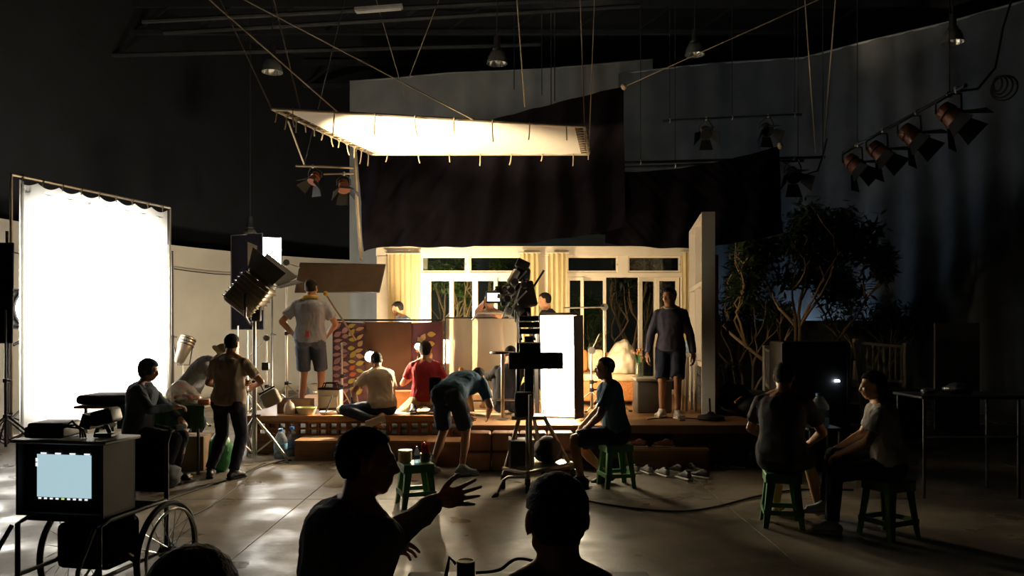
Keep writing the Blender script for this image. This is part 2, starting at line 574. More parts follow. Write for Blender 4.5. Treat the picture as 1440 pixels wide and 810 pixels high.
hung_cloth('big black cloth hung above the house facade behind the overhead silk',
           (W(502, 208, 13.3), W(877, 122, 13.3), W(878, 320, 13.3), W(512, 344, 13.3)), f1)
def f2(u, v, p):
    q = p.copy()
    q.y += fold(u, v, 0.06*(0.4+v), 30, 2.0) + 0.02*noise.noise(Vector((u*26-v*10, v*3, 4)))
    q.z -= (1-v)*0.12*math.sin(math.pi*u)
    q.z -= v*v*0.16*math.sin(math.pi*u)
    return q
hung_cloth('smaller black cloth sagging over the right end of house facade',
           (W(850, 243, 13.47), W(1097, 205, 13.47), W(1101, 328, 13.47), W(850, 342, 13.47)), f2)

# ---------------------------------------------------------------- raised deck
DK = 0.5
def lattice_brick(parent, x, z, y, w=0.26, h=0.2):
    """breeze block with two openings"""
    mb = MB(); t = 0.03
    mb.b3(x, x+w, y, y+0.09, z, z+t); mb.b3(x, x+w, y, y+0.09, z+h-t, z+h)
    mb.b3(x, x+w, y, y+0.09, z+h/2-0.012, z+h/2+0.012)
    for xx in (x, x+w/2-0.02, x+w-0.025):
        mb.b3(xx, xx+(0.04 if xx not in (x, x+w-0.025) else 0.025), y+0.002, y+0.088, z+0.001, z+h-0.001)
    return mb.build('brick', mat('clay_block', (0.3, 0.14, 0.06), 0.8, bump=0.2), parent)
t = T('stage_platform', 'wooden deck with breeze-block openings under its long front edge', 'platform', (-2.05, 10.5, 0))
MB().b3(-3.55, -0.55, 10.5, 13.9, DK-0.06, DK).build('deck_top', wood_m, t)
MB().rbox((-2.06, 10.485, DK-0.035), (2.98, 0.05, 0.08), 0.008).build('edge_board', wood_m, t)
for i in range(11):
    lattice_brick(t, -3.5 + 0.268*i, 0.225, 10.52)
MB().b3(-3.5, -0.56, 10.52, 10.61, 0.0, 0.225).build('sill', woodbox_m, t)
for x in (-3.5, -2.0, -0.65):
    for y in (11.6, 12.7, 13.8):
        MB().b3(x, x+0.08, y-0.04, y+0.04, 0, DK-0.06).build('post', woodbox_m, t)
t = T('stage_platform', 'wider wooden deck in front of glass doors with dark open underside', 'platform', (1.2, 9.5, 0))
MB().b3(-0.548, 3.0, 9.5, 13.9, DK-0.05, DK).build('deck_top', wood_m, t)
MB().rbox((1.226, 9.487, DK-0.05), (3.55, 0.045, 0.1), 0.006).build('edge_board', woodbox_m, t)
MB().b3(-0.548, 3.0, 10.1, 10.14, 0.0, DK-0.05).build('back_board', woodbox_m, t)
for x in (-0.5, 0.65, 1.95, 2.9):
    for y in (9.6, 11.5, 13.7):
        MB().b3(x, x+0.09, y-0.045, y+0.045, 0, DK-0.05).build('post', woodbox_m, t)

def step_box(label, x0, x1, y0, y1, h):
    t = T('step_box', label, 'step', ((x0+x1)/2, y0, 0))
    MB().b3(x0, x1, y0-0.01, y1, h-0.025, h).build('top_board', wood_m, t)
    MB().b3(x0+0.005, x1-0.005, y0, y0+0.025, 0, h-0.025).build('front_board', woodbox_m, t)
    for x in (x0+0.005, x1-0.03):
        MB().b3(x, x+0.025, y0+0.025, y1-0.005, 0, h-0.025).build('side_board', woodbox_m, t)
    MB().b3(x0+0.005, x1-0.005, y1-0.03, y1-0.005, 0, h-0.025).build('back_board', woodbox_m, t)
step_box('long low brown step box below the breeze-block deck edge', -2.72, -0.95, 9.95, 10.45, 0.25)
step_box('low brown step box carrying trainers below the wide deck', 1.28, 2.3, 9.3, 9.46, 0.25)
step_box('small wooden step standing behind the bending crew member', -1.02, -0.62, 9.5, 9.9, 0.3)
# padded blocks stacked in front of the deck between the steps
padm = mat('brown_padding', (0.22, 0.105, 0.05), 0.6, var=0.1, bump=0.1, bscale=15)
for i in range(4):
    for j in range(2):
        x0 = -0.56 + 0.325*i
        if i == 3: w_ = 0.3
        else: w_ = 0.315
        mb = MB(); mb.rbox((x0+w_/2, 9.32, 0.1125 + 0.225*j), (w_, 0.28, 0.22), 0.03)
        mb.thing('padded_block', ['brown padded block on the floor before the deck edge', 'brown padded block stacked on another before the deck edge'][j],
                 'block', padm, (x0+w_/2, 9.33, 0.225*j), group=['lower padded blocks', 'upper padded blocks'][j])

# ---------------------------------------------------------------- house facade set
FY = 13.66
fx = lambda px: (px-720)*FY/F
fz = lambda py: EYE + (HZ-py)*FY/F
fac = T('house_facade', 'cream house facade with glazed doors and transom windows', 'facade', (0, FY, DK))
def fb(name, x0, x1, y0, y1, dy0=0.0, dy1=0.1, m=whitepaint, parent=fac):
    return MB().rbox(((fx(x0)+fx(x1))/2, FY+(dy0+dy1)/2, (fz(y0)+fz(y1))/2), (fx(x1)-fx(x0), dy1-dy0, abs(fz(y0)-fz(y1))), 0.006, n=1).build(name, m, parent)
YB = HZ + (EYE-DK)*F/FY          # deck level row at the facade
fb('top_beam', 529, 971, 346, 360, -0.02, 0.12)
fb('pillar', 530, 549, 360, YB, -0.03, 0.12)
fb('pillar', 757, 771, 360, YB, -0.02, 0.12)
fb('pillar', 958, 971, 360, YB, -0.01, 0.12)
fb('wall_panel', 549, 601, 360, YB, 0.06, 0.12)
fb('wall_panel', 733, 757, 360, YB, 0.06, 0.12)
fb('wall_panel', 771, 797, 360, YB, 0.06, 0.12)
fb('rail', 590, 735, 383, 390, 0.0, 0.1)
fb('rail', 797, 958, 383, 390, 0.0, 0.1)
fb('mullion', 655, 661, 358, 384, 0.0, 0.1)
fb('mullion', 868, 884, 358, 384, 0.0, 0.1)
glass_m = glassy('window_glass', (0.82, 0.86, 0.84), 0.15)
def sash(x0, x1, y0, y1, dy=0.04, st=4.5, name='window_frame', parent=fac, rot=0.0, hinge=0):
    """frame with a pane as its sub-part"""
    X0, X1, Z0, Z1 = fx(x0), fx(x1), fz(y1), fz(y0); s_ = st*FY/F
    hx = X0 if hinge == 0 else X1
    Mr = Matrix.Translation((hx, FY+dy, 0)) @ Matrix.Rotation(rot, 4, 'Z') @ Matrix.Translation((-hx, -FY-dy, 0))
    mb = MB(); th = 0.022
    mb.b3(X0, X0+s_, FY+dy-th, FY+dy+th, Z0, Z1); mb.b3(X1-s_, X1, FY+dy-th, FY+dy+th, Z0, Z1)
    mb.b3(X0+s_, X1-s_, FY+dy-th+0.001, FY+dy+th-0.001, Z1-s_, Z1); mb.b3(X0+s_, X1-s_, FY+dy-th+0.001, FY+dy+th-0.001, Z0, Z0+s_*1.4)
    mb.v = [tuple(Mr @ Vector(p)) for p in mb.v]
    fr = mb.build(name, whitepaint, parent)
    g = MB(); g.b3(X0+s_-0.004, X1-s_+0.004, FY+dy-0.003, FY+dy+0.003, Z0+s_*1.3, Z1-s_+0.004)
    g.v = [tuple(Mr @ Vector(p)) for p in g.v]
    g.build('pane', glass_m, fr)
    h = MB(); h.rbox(tuple(Mr @ Vector((X1-s_/2, FY+dy-th-0.015, (Z0+Z1)/2 if name == 'window_frame' else DK+1.0))), (0.02, 0.03, 0.09 if name != 'window_frame' else 0.03), 0.005, n=1)
    h.build('handle', steel, fr)
sash(592, 656, 360, 384, st=2.5); sash(660, 732, 360, 384, st=2.5)
sash(797, 869, 360, 384, st=2.5); sash(883, 957, 360, 384, st=2.5)
for x0, x1, d in ((601, 637, 0.03), (633, 669, 0.075), (667, 699, 0.03), (695, 733, 0.075)):
    sash(x0, x1, 390, YB-1, d, 5, 'door_leaf')
sash(797, 821, 390, YB-1, 0.03, 4.5, 'door_leaf', rot=R(-8))
sash(817, 853, 390, YB-1, 0.075, 4.5, 'door_leaf')
sash(898, 927, 390, YB-1, 0.03, 5.5, 'door_leaf', rot=R(14))
sash(923, 956, 390, YB-1, 0.075, 5, 'door_leaf')

curt_m = mat('ivory_curtain', (0.82, 0.72, 0.45), 0.8, var=0.05, transl=0.45, spec=0.1)
def pleat_curtain(x0, x1, y0, label, Y=FY-0.1, zb=DK+0.02):
    X0, X1 = fx(x0), fx(x1); n = int((X1-X0)/0.012)
    top = fz(y0)
    mb = MB(); nv = 14; vs = []; fs = []
    for i in range(n+1):
        x = X0 + (X1-X0)*i/n
        for j in range(nv+1):
            v = j/nv
            ph = (x-X0)*2*math.pi/0.085
            vs.append((x + 0.01*math.sin(ph*0.5+v*2), Y + 0.022*math.sin(ph + 0.8*math.sin(3*v+x*5)), top*(1-v) + zb*v))
    for i in range(n):
        for j in range(nv):
            a = i*(nv+1)+j
            fs.append((a, a+nv+1, a+nv+2, a+1))
    mb.add(vs, fs)
    t = T('door_curtain', label, 'curtain', ((X0+X1)/2, Y, zb))
    mb.build('cloth', curt_m, t, ang=180)
    MB().tube([(X0-0.03, Y, top+0.01), (X1+0.03, Y, top+0.01)], 0.012, 8).build('rod', whitepaint, t)
pleat_curtain(546, 591, 358, 'brightly lit ivory curtain beside the left pillar of facade')
pleat_curtain(731, 757, 357, 'narrow ivory curtain behind the film camera by the middle pillar')
pleat_curtain(771, 797, 357, 'narrow ivory curtain beyond the middle pillar above fluorescent bank')
pleat_curtain(957, 968, 356, 'thin ivory curtain strip beside the white shelf flat')

# ---------------------------------------------------------------- overhead silk
silk_m = mat('white_silk', (0.85, 0.83, 0.78), 0.9, var=0.02, vscale=3, transl=0.45, spec=0.05)
sA, sB, sC, sD = W(382, 153, 9.9), W(523, 217, 12.4), W(828, 217, 12.4), W(822, 178, 10.75)
so = T('overhead_silk', 'white silk laced in a metal frame hanging over the set', 'silk', (sA+sB+sC+sD)/4)
for nm, p, q in (('frame_tube', sA, sB), ('frame_tube', sB, sC), ('frame_tube', sC, sD), ('frame_tube', sD, sA)):
    MB().tube([p, q], 0.02, 8).build(nm, alu, so)
cen = (sA+sB+sC+sD)/4
ins = lambda p, k=0.05: p.lerp(cen, k)
e0 = (sB-sA).normalized(); 
cA, cB, cC, cD = sA + (sD-sA)*0.035, sB + (sC-sB)*0.02, sC - (sC-sB)*0.035, sD - (sD-sA)*0.035
mb = MB(); mb.patch(cA, cD, cC, cB, 40, 24, lambda u, v, p: p + Vector((0, 0, -0.07*math.sin(math.pi*u)*math.sin(math.pi*v) + 0.01*math.sin(u*40)*(1 if v in (0, 1) else 0))))
mb.build('cloth', silk_m, so, ang=180)
def ties(p, q, k, hang=True, off=Vector((0,0,0)), parent=so, ln=(0.1, 0.22)):
    for i in range(k):
        a = p.lerp(q, (i+0.5)/k)
        mb = MB()
        mb.ring(a, 0.026, 0.007, (q-p), 12, 5)
        L = random.uniform(*ln); w = random.uniform(-0.02, 0.02)
        mb.tube([a + Vector((0,0,-0.02)), a + Vector((w*0.4, -0.01, -L*0.5)), a + Vector((w, 0, -L*0.8)), a + Vector((w*1.8, 0.01, -L))], 0.009, 5)
        mb.build('tie', rope_m, parent)
ties(sA, sB, 12); ties(sB, sC, 7); ties(sD, sA, 8, ln=(0.15, 0.3)); ties(sC, sD, 5)
for p, q, c1, c2, k in ((sA, sB, cA, cB, 16), (sC, sD, cC, cD, 12)):
    for i in range(k):
        u = (i+0.5)/k
        MB().tube([c1.lerp(c2, max(0, u-0.3/k)), p.lerp(q, u), c1.lerp(c2, u+0.3/k)], 0.006, 4).build('lace', rope_m, so)
def rope(p, q, label, r_=0.0085, sag=0.0, m=None):
    p, q = Vector(p), Vector(q)
    pts = [p.lerp(q, i/8) + Vector((0, 0, -sag*math.sin(math.pi*i/8))) for i in range(9)]
    MB().tube(pts, r_, 6).thing('rope', label, 'rope', m or rope_m, q)
def to_top(p, px, py=0, Y=None):
    """extend the line from p through the pixel up to the roof"""
    q = W(px, py, Y or p.y)
    d = q-p
    return p + d*((9.55-p.z)/d.z)
rope(to_top(sA, 310, 0), sA, 'rope from roof to the outer corner ring of overhead silk')
s2 = sA.lerp(sD, 0.085); rope(to_top(s2, 385, 0), s2, 'rope rising steeply beside the outer corner of overhead silk')
s3 = sA.lerp(sD, 0.2); rope(to_top(s3, 295, 0, s3.y-1.5), s3, 'slanting rope tied to the near edge of overhead silk')
s4 = sA.lerp(sD, 0.63); rope(to_top(s4, 345, 0, s4.y-2.0), s4, 'long slanting rope tied mid-way along the near silk edge')
rope(to_top(sD, 816, 0), sD, 'upright rope holding the inner near corner of overhead silk')
rope(to_top(sC, 836, 0), sC, 'upright rope holding the inner far corner of overhead silk')
s5 = W(738, 150, 13.2); rope(to_top(s5, 727, 0), s5, 'upright rope hanging before the pale backdrop curtain', 0.012)
rope(W(575, 110, 17), to_top(W(575, 110, 17), 617, 0), 'thin slanting rope in front of the pale curtain corner', 0.01)
rope(W(573, 150, 17), to_top(W(573, 150, 17), 537, 27), 'thin rope crossing behind the silk towards the roof pipe', 0.01)
for i, px in enumerate((775, 780, 762, 723)):
    p = W(px, 150 - 8*i, 18.0); rope(p, (p.x, p.y, 9.55), ('thin dark line touching the upright rope bundle', 'thin dark line at the edge of the rope bundle', 'lone thin dark line beside the rope bundle', 'thin dark line near the roof pipe beside glass dome lamp')[i], 0.012, m=dsteel)
rope(W(878, 122, 13.3), to_top(W(878, 122, 13.3), 1150, 0, 12.5), 'long slanting rope from the black cloth corner to the roof')
rope(W(1159, 200, 14.0), to_top(W(1159, 200, 14), 1175, 0), 'slanting rope before the dark drape above the pipe lamps', 0.013)
rope(W(1147, 215, 14.0), to_top(W(1147, 215, 14), 1132, 0), 'thin rope holding the end of the double lamp pipe', 0.011)

# ---------------------------------------------------------------- barn-door lamps on hanging pipes
def barn_lamp(P, d, drop=0.3, body=None, label='', group='barn-door lamps on the hanging pipes', hang=0.28, rz=0.0, flaps=(1,1,1,1)):
    """lamp head pointing along d, clamped to the pipe point P and hanging drop below it"""
    body = body or rustm
    s = drop/0.34; P = Vector(P); p = P - Vector((0, 0, drop)); hang = 0.30
    t = T('barn_door_lamp', label, 'lamp', p, group=group)
    M = look_rot(-Vector(d))
    MB().lathe([(0.05*s, 0.24*s), (0.10*s, 0.22*s), (0.115*s, 0.12*s), (0.10*s, 0.11*s), (0.125*s, 0.03*s), (0.13*s, -0.02*s), (0.12*s, -0.03*s)], p, 18, M).build('housing', body, t)
    MB().lathe([(0.001, -0.012*s), (0.07*s, -0.03*s), (0.115*s, -0.02*s)], p, 16, M).build('lens', mat('dark_lens', (0.1, 0.1, 0.1), 0.1), t)
    for k in range(4):
        if not flaps[k]: continue
        a = math.pi/2*k
        u = Vector((math.cos(a), math.sin(a), 0)); w = Vector((-math.sin(a), math.cos(a), 0))
        b0 = u*0.125*s + Vector((0,0,-0.025*s)); b1 = u*0.27*s + Vector((0,0,-0.21*s)); th = (u*0.8 + Vector((0,0,0.6)))*0.006
        vs = [b0-w*0.09*s, b0+w*0.09*s, b1+w*0.15*s, b1-w*0.15*s]
        vs = vs + [v+th for v in vs]
        vs = [M @ v + Vector(p) for v in vs]
        mb = MB(); mb.add(vs, [(0,1,2,3),(7,6,5,4),(0,4,5,1),(1,5,6,2),(2,6,7,3),(3,7,4,0)])
        mb.build('barn_door', mat('barn_black', (0.008, 0.008, 0.009), 0.7, spec=0.2), t)
    top = Vector(p) + Vector((0,0,hang*s))
    x = Vector((1,0,0)) if abs(Vector(d).normalized().x) < 0.8 else Vector((0,1,0))
    mid = M @ Vector((0,0,0.12*s)) + Vector(p)
    mb = MB(); mb.tube([mid + x*0.15*s, mid + x*0.15*s + Vector((0,0,0.12*s)), top + x*0.05*s, top - x*0.05*s, mid - x*0.15*s + Vector((0,0,0.12*s)), mid - x*0.15*s], 0.012*s, 6)
    mb.build('yoke', darksteel, t)
    MB().rbox(top + Vector((0,0,0.04*s)), (0.05*s, 0.05*s, 0.09*s), 0.01, n=1).build('clamp', steel, t)
    return t
rig = T('lamp_pipe', 'short pale pipe rig with a long upright pole beside black cloth', 'pipe', W(500, 235, 12.7))
MB().tube([W(416, 233, 12.7), W(500, 236, 12.7)], 0.02, 8).build('pipe', rope_m, rig)
MB().tube([W(455, 245, 12.7), W(500, 244, 12.7)], 0.015, 8).build('pipe', rope_m, rig)
MB().tube([W(498, 206, 12.7), W(503, 300, 12.7), W(508, 366, 12.7)], 0.026, 8).build('pole', rope_m, rig)
rope(W(428, 232, 12.7), W(405, 170, 11.0), 'pale rope running from the short pipe to the silk frame', 0.013)
rope(W(428, 232, 12.7), to_top(W(428, 232, 12.7), 470, 60), 'thin grey rope rising from the short lamp pipe', 0.009, m=dsteel)
barn_lamp(W(440, 233.9, 12.7), (-0.3, -0.45, -0.8), 0.24, label='orange-bodied barn-door lamp at the free end of the short pipe')
barn_lamp(W(484, 244.4, 12.7), (0.2, -0.45, -0.8), 0.25, label='orange-bodied barn-door lamp hanging lower beside the pale pole')
def hung_pipe(a, b, label, drops, r_=0.025):
    t = T('lamp_pipe', label, 'pipe', a.lerp(b, 0.5))
    MB().tube([a, b], r_, 8).build('pipe', dsteel, t)
    for u in drops:
        p = a.lerp(b, u)
        MB().tube([p, (p.x, p.y, 9.58)], 0.008, 5).build('hanger', dsteel, t)
        MB().ring(p, 0.035, 0.01, (b-a), 12, 5).build('clamp', steel, t)
hung_pipe(W(932, 170, 15), W(1127, 161, 15), 'upper dark pipe with two lamps before the grey drape', (0.05, 0.5, 0.95))
barn_lamp(W(993, 167.2, 15), (-0.1, -0.75, -0.65), 0.29, blackm, 'dark barn-door lamp hanging mid-way on the upper pipe')
barn_lamp(W(1080, 163.2, 15), (0.1, -0.7, -0.7), 0.29, blackm, 'dark barn-door lamp near the far end of upper pipe')
hung_pipe(W(872, 229, 14), W(1160, 221, 14), 'upper of two dark pipes behind the smaller black cloth', (0.1, 0.99))
hung_pipe(W(872, 236, 14.2), W(1130, 226, 14.2), 'lower of two dark pipes behind the smaller black cloth', (0.3, 0.97))
barn_lamp(W(1117, 222.2, 14), (0.0, -0.75, -0.65), 0.34, blackm, 'dark barn-door lamp beside the corner of smaller black cloth')
hung_pipe(W(1186, 215, 13), W(1358, 120, 9.5), 'sloping dark pipe carrying four lamps before dark drapes', (0.15, 0.9))
sp0, sp1 = W(1186, 215, 13), W(1358, 120, 9.5)
for u, lb in ((0.16, 'dark barn-door lamp at the low end of the sloping pipe'), (0.40, 'second dark barn-door lamp up along the sloping pipe'),
                      (0.67, 'third orange-bodied barn-door lamp up along the sloping pipe'), (0.945, 'topmost orange-bodied barn-door lamp on the sloping pipe')):
    barn_lamp(sp0.lerp(sp1, u), (0.5, -0.5, -0.7), 0.36, rustm, lb)
mb = MB(); mb.tube([W(1350, 128, 9.6), W(1375, 125, 9.7), W(1400, 95, 9.8), W(1410, 40, 10), W(1432, -30, 10)], 0.014, 6)
mb.thing('hanging_cable', 'black power cable looping up from the top of the sloping pipe', 'cable', blackrubber, W(1350, 128, 9.6))
mb = MB()
for k in range(4): mb.ring(W(1403 + 3*k, 118 + 2*k, 10), 0.09+0.02*k, 0.012, (1, 0.3*k, 0.1), 20, 5)
mb.thing('cable_coil', 'coil of black cable hanging beside the sloping pipe', 'cable', blackrubber, W(1403, 118, 10))
mb = MB(); mb.tube([W(1095, 225, 14), W(1130, 246, 14), W(1150, 240, 14), W(1158, 215, 14), W(1163, 195, 14)], 0.014, 6)
mb.thing('hanging_cable', 'black cable sagging below the end of double pipe', 'cable', blackrubber, W(1130, 246, 14))
# ================================================================ PEOPLE BUILDER
def remesh(mb, voxel, smooth=3, fac=0.5, post=None):
    """fuse overlapping shapes of a builder into one continuous surface; returns (verts, faces)"""
    me = bpy.data.meshes.new('tmp'); me.from_pydata(mb.v, [], mb.f); me.update()
    o = bpy.data.objects.new('tmp', me); COL.objects.link(o)
    md = o.modifiers.new('r', 'REMESH'); md.mode = 'VOXEL'; md.voxel_size = voxel; md.adaptivity = 0.0
    sm = o.modifiers.new('s', 'SMOOTH'); sm.factor = fac; sm.iterations = smooth
    dg = bpy.context.evaluated_depsgraph_get()
    ev = o.evaluated_get(dg); m2 = ev.to_mesh()
    vs = np.empty(len(m2.vertices)*3, dtype=np.float32); m2.vertices.foreach_get('co', vs); vs = vs.reshape(-1, 3)
    nr = np.empty(len(m2.vertices)*3, dtype=np.float32); m2.vertices.foreach_get('normal', nr); nr = nr.reshape(-1, 3)
    fs = [tuple(p.vertices) for p in m2.polygons]
    ev.to_mesh_clear()
    bpy.data.objects.remove(o); bpy.data.meshes.remove(me)
    return vs, nr, fs

def wrinkle(vs, nr, amp, sc=9.0, seed=0.0):
    out = []
    for v, n_ in zip(vs, nr):
        p = Vector((float(v[0]), float(v[1]), float(v[2])))
        q = Vector((p.x*sc, p.y*sc, p.z*sc*0.8 + seed))
        w_ = q + Vector((0.6*noise.noise(q*0.6), 0.6*noise.noise(q*0.6 + Vector((9, 1, 2))), 0.0))
        w_ = Vector((w_.x, w_.y, w_.z*0.55 + w_.x*0.5))
        d = 0.6*noise.noise(q*0.7 + Vector((seed, 0, 0))*3.0) + 0.55*(0.45-2*abs(noise.noise(w_*1.5 + Vector((0, seed, 4)))))
        out.append((p.x + n_[0]*d*amp, p.y + n_[1]*d*amp, p.z + n_[2]*d*amp))
    return out

HANDS = {}
def hand_mesh(pose):
    if pose in HANDS: return HANDS[pose]
    mb = MB()
    curl = {'relaxed': (22, 32, 18), 'open': (4, 8, 5), 'grip': (55, 70, 40), 'flat': (8, 10, 6)}[pose]
    spread = {'relaxed': 3, 'open': 9, 'grip': 1, 'flat': 4}[pose]
    mb.ell((0, 0.046, 0), (0.041, 0.052, 0.0155)); mb.ell((0.016, 0.03, -0.008), (0.022, 0.032, 0.016))
    mb.cap((0, -0.03, 0), (0, 0.03, 0), 0.026, 0.03, 10)
    for i, (x, L) in enumerate(((0.03, 0.072), (0.0105, 0.082), (-0.010, 0.076), (-0.029, 0.06))):
        sp = R(spread*(1.5-i)); c = [R(a*(1+0.12*i)) for a in curl]
        p = Vector((x, 0.088 - 0.006*abs(i-1), 0)); mb.cap((x*0.6, 0.03, 0), p, 0.013, 0.0105, 8)
        ang = 0.0; r_ = 0.0098
        for k, (fr, cc) in enumerate(zip((0.46, 0.3, 0.24), c)):
            ang += cc
            d = Vector((math.sin(sp)*math.cos(ang), math.cos(sp)*math.cos(ang), -math.sin(ang)))
            q = p + d*L*fr*1.1
            mb.cap(p, q, r_, r_-0.0012, 8); p = q; r_ -= 0.0012
    if pose in ('open', 'flat'): th = [(0.018, 0.012, -0.004), (0.048, 0.038, -0.008), (0.068, 0.066, -0.01), (0.078, 0.093, -0.012)]
    elif pose == 'relaxed': th = [(0.018, 0.012, -0.006), (0.043, 0.042, -0.018), (0.052, 0.07, -0.026), (0.05, 0.095, -0.033)]
    else: th = [(0.018, 0.012, -0.006), (0.04, 0.04, -0.022), (0.035, 0.068, -0.042), (0.018, 0.088, -0.05)]
    for k in range(3): mb.cap(th[k], th[k+1], 0.0135-0.0015*k, 0.012-0.0015*k, 8)
    vs, nr, fs = remesh(mb, 0.0038, 2)
    HANDS[pose] = (vs, fs)
    return HANDS[pose]

def ik(a, t, l1, l2, pole):
    a, t, pole = Vector(a), Vector(t), Vector(pole)
    d = t-a; L = d.length
    mx = (l1+l2)*0.995
    if L > mx: d = d*(mx/L); L = mx; t = a+d
    if L < abs(l1-l2)+0.02:
        L = abs(l1-l2)+0.02
    u = d.normalized()
    x = (l1*l1 - l2*l2 + L*L)/(2*L)
    h = math.sqrt(max(l1*l1-x*x, 0))
    w = pole - u*pole.dot(u)
    if w.length < 1e-4: w = Vector((1,0,0)) - u*u.x
    return a + u*x + w.normalized()*h, t

def skin_mat(name, col):
    return mat(name, col, 0.5, var=0.08, vscale=12, bump=0.03, spec=0.4)
SKIN = skin_mat('tan_skin', (0.42, 0.21, 0.115))
SKIN2 = skin_mat('brown_skin', (0.33, 0.155, 0.082))
HAIRM = mat('black_hair', (0.009, 0.0075, 0.007), 0.8, var=0.3, vscale=60, bump=0.5, bscale=120, spec=0.12)
EYEM = mat('eye_white', (0.6, 0.58, 0.55), 0.2)
def cloth_mat(name, col, rough=0.9):
    return mat(name, col, rough, var=0.12, vscale=8, bump=0.08, bscale=150, spec=0.15)
SHOEB = mat('black_shoe', (0.02, 0.02, 0.02), 0.5)
SHOEG = mat('grey_trainer', (0.3, 0.31, 0.32), 0.6)
SOLE = mat('pale_sole', (0.5, 0.48, 0.44), 0.6)

def person(label, base, yaw=0, H=1.72, pelvis=(0, 0, 0.93), lean=(2, 4), side=0, twist=0, head=(0, 0, 0),
           lh=((-0.22, 0.05, 0.85), (-1, -0.6, 0)), rh=((0.22, 0.05, 0.85), (1, -0.6, 0)),
           lf=((-0.11, 0, 0.08), (0, 1, 0)), rf=((0.11, 0, 0.08), (0, 1, 0)), lfd=(0, 1, 0), rfd=(0, 1, 0),
           hands=('relaxed', 'relaxed'), lhd=None, rhd=None, lhn=None, rhn=None,
           top=None, sleeve=0.55, bottom=None, legs='long', shoes=SHOEB, hair='short', hatm=None, skin=SKIN, voxel=0.011, seed=0.0,
           loose=0.0, extra=None, build=1.0, shirt_len=0.0):
    k = H/1.72
    t = T('person', label, 'person', base, R(yaw))
    P = Vector(pelvis)
    sole_z = (0.097 if shoes else 0.085)*k          # ankle height that puts the sole on the ground
    lf, rf = [(Vector((f[0][0], f[0][1], max(f[0][2], sole_z) if f[0][2] > 0.04 else f[0][2])), f[1]) for f in (lf, rf)]
    yv = lambda a: Vector((math.sin(R(side)), math.sin(R(a))*math.cos(R(side)), math.cos(R(a))*math.cos(R(side)))).normalized()
    u1, u2 = yv(lean[0]), yv(lean[1])
    C = P + u1*0.25*k; N = C + u2*0.27*k
    rt0 = Vector((1, 0, 0)); rt = (Matrix.Rotation(R(twist), 3, 'Z') @ Vector((math.cos(R(side)), 0, -math.sin(R(side))))).normalized()
    def frame(s):
        """spine point and axes at arc length s from the pelvis"""
        if s <= 0.25*k: p = P + u1*s
        else: p = C + u2*(s-0.25*k)
        f = min(max((s/k-0.1)/0.3, 0), 1); u = u1.lerp(u2, f).normalized()
        r_ = rt0.lerp(rt, f); r_ = (r_ - u*r_.dot(u)).normalized()
        return p, r_, u.cross(r_)
    ST = [(-0.10, 0.09, 0.085, 0), (-0.05, 0.155, 0.115, -0.005), (0.03, 0.168, 0.118, -0.008), (0.10, 0.158, 0.11, 0), (0.18, 0.145, 0.103, 0.005), (0.28, 0.155, 0.112, 0.008),
          (0.37, 0.170, 0.12, 0.005), (0.43, 0.160, 0.112, 0), (0.475, 0.115, 0.09, -0.005), (0.52, 0.068, 0.066, 0)]
    def torso(mb, inf, s0=-9, s1=9, flare=0.0):
        rings = []; n = 24
        st = [s for s in ST if s0 <= s[0] <= s1]
        for (s, rx, ry, dy) in st:
            p, r_, f_ = frame(s*k)
            fl = flare*max(0, 0.15-s)/0.2
            ring = []
            for i in range(n):
                a = 2*math.pi*i/n
                cx = math.copysign(abs(math.cos(a))**0.85, math.cos(a)); sx = math.copysign(abs(math.sin(a))**0.9, math.sin(a))
                ring.append(p + r_*(rx*k*build+inf+fl)*cx + f_*((ry*k*build+inf+fl)*sx + dy*k))
            rings.append(ring)
        vs = [v for r_ in rings for v in r_]; fs = []
        for i in range(len(rings)-1):
            for j in range(n):
                j2 = (j+1) % n
                fs.append((i*n+j, i*n+j2, (i+1)*n+j2, (i+1)*n+j))
        fs.append(tuple(range(n-1, -1, -1))); fs.append(tuple(range((len(rings)-1)*n, len(rings)*n)))
        mb.add(vs, fs)
    up = frame(0.5*k)
    shp, shr, shf = frame(0.435*k)
    LS, RS = shp - shr*0.165*k*build, shp + shr*0.165*k*build
    hp, hr, hf = frame(0.0)
    LH, RH = P - rt0*0.095*k - u1*0.03*k, P + rt0*0.095*k - u1*0.03*k
    LE, LW = ik(LS, lh[0], 0.29*k, 0.255*k, lh[1]); RE, RW = ik(RS, rh[0], 0.29*k, 0.255*k, rh[1])
    LK, LA = ik(LH, lf[0], 0.435*k, 0.42*k, lf[1]); RK, RA = ik(RH, rf[0], 0.435*k, 0.42*k, rf[1])
    # head frame
    Mh = Matrix.Rotation(R(head[0]), 3, 'Z') @ Matrix.Rotation(R(-head[1]), 3, 'X') @ Matrix.Rotation(R(head[2]), 3, 'Y')
    hz = Mh @ Vector((0,0,1)); hy = Mh @ Vector((0,1,0))
    nk = (u2 + hz*0.8 + hy*0.15).normalized()
    hb = N + nk*0.03*k
    hc = hb + hz*0.108*k + hy*0.018*k
    hp3 = lambda x, y, z: hc + Mh @ (Vector((x, y, z))*k)
    # ---- body
    B = MB()
    torso(B, 0.0)
    for sgn, hip in ((-1, LH), (1, RH)):
        B.ell(hip + Vector((0, -0.035*k, 0)) , (0.09*k, 0.095*k, 0.1*k))
    for S, E, Wr in ((LS, LE, LW), (RS, RE, RW)):
        B.ell(S, (0.058*k, 0.058*k, 0.058*k)); B.cap(S, E, 0.05*k, 0.041*k)
        B.cap(E, E.lerp(Wr, 0.35), 0.041*k, 0.041*k); B.cap(E.lerp(Wr, 0.3), Wr, 0.041*k, 0.027*k)
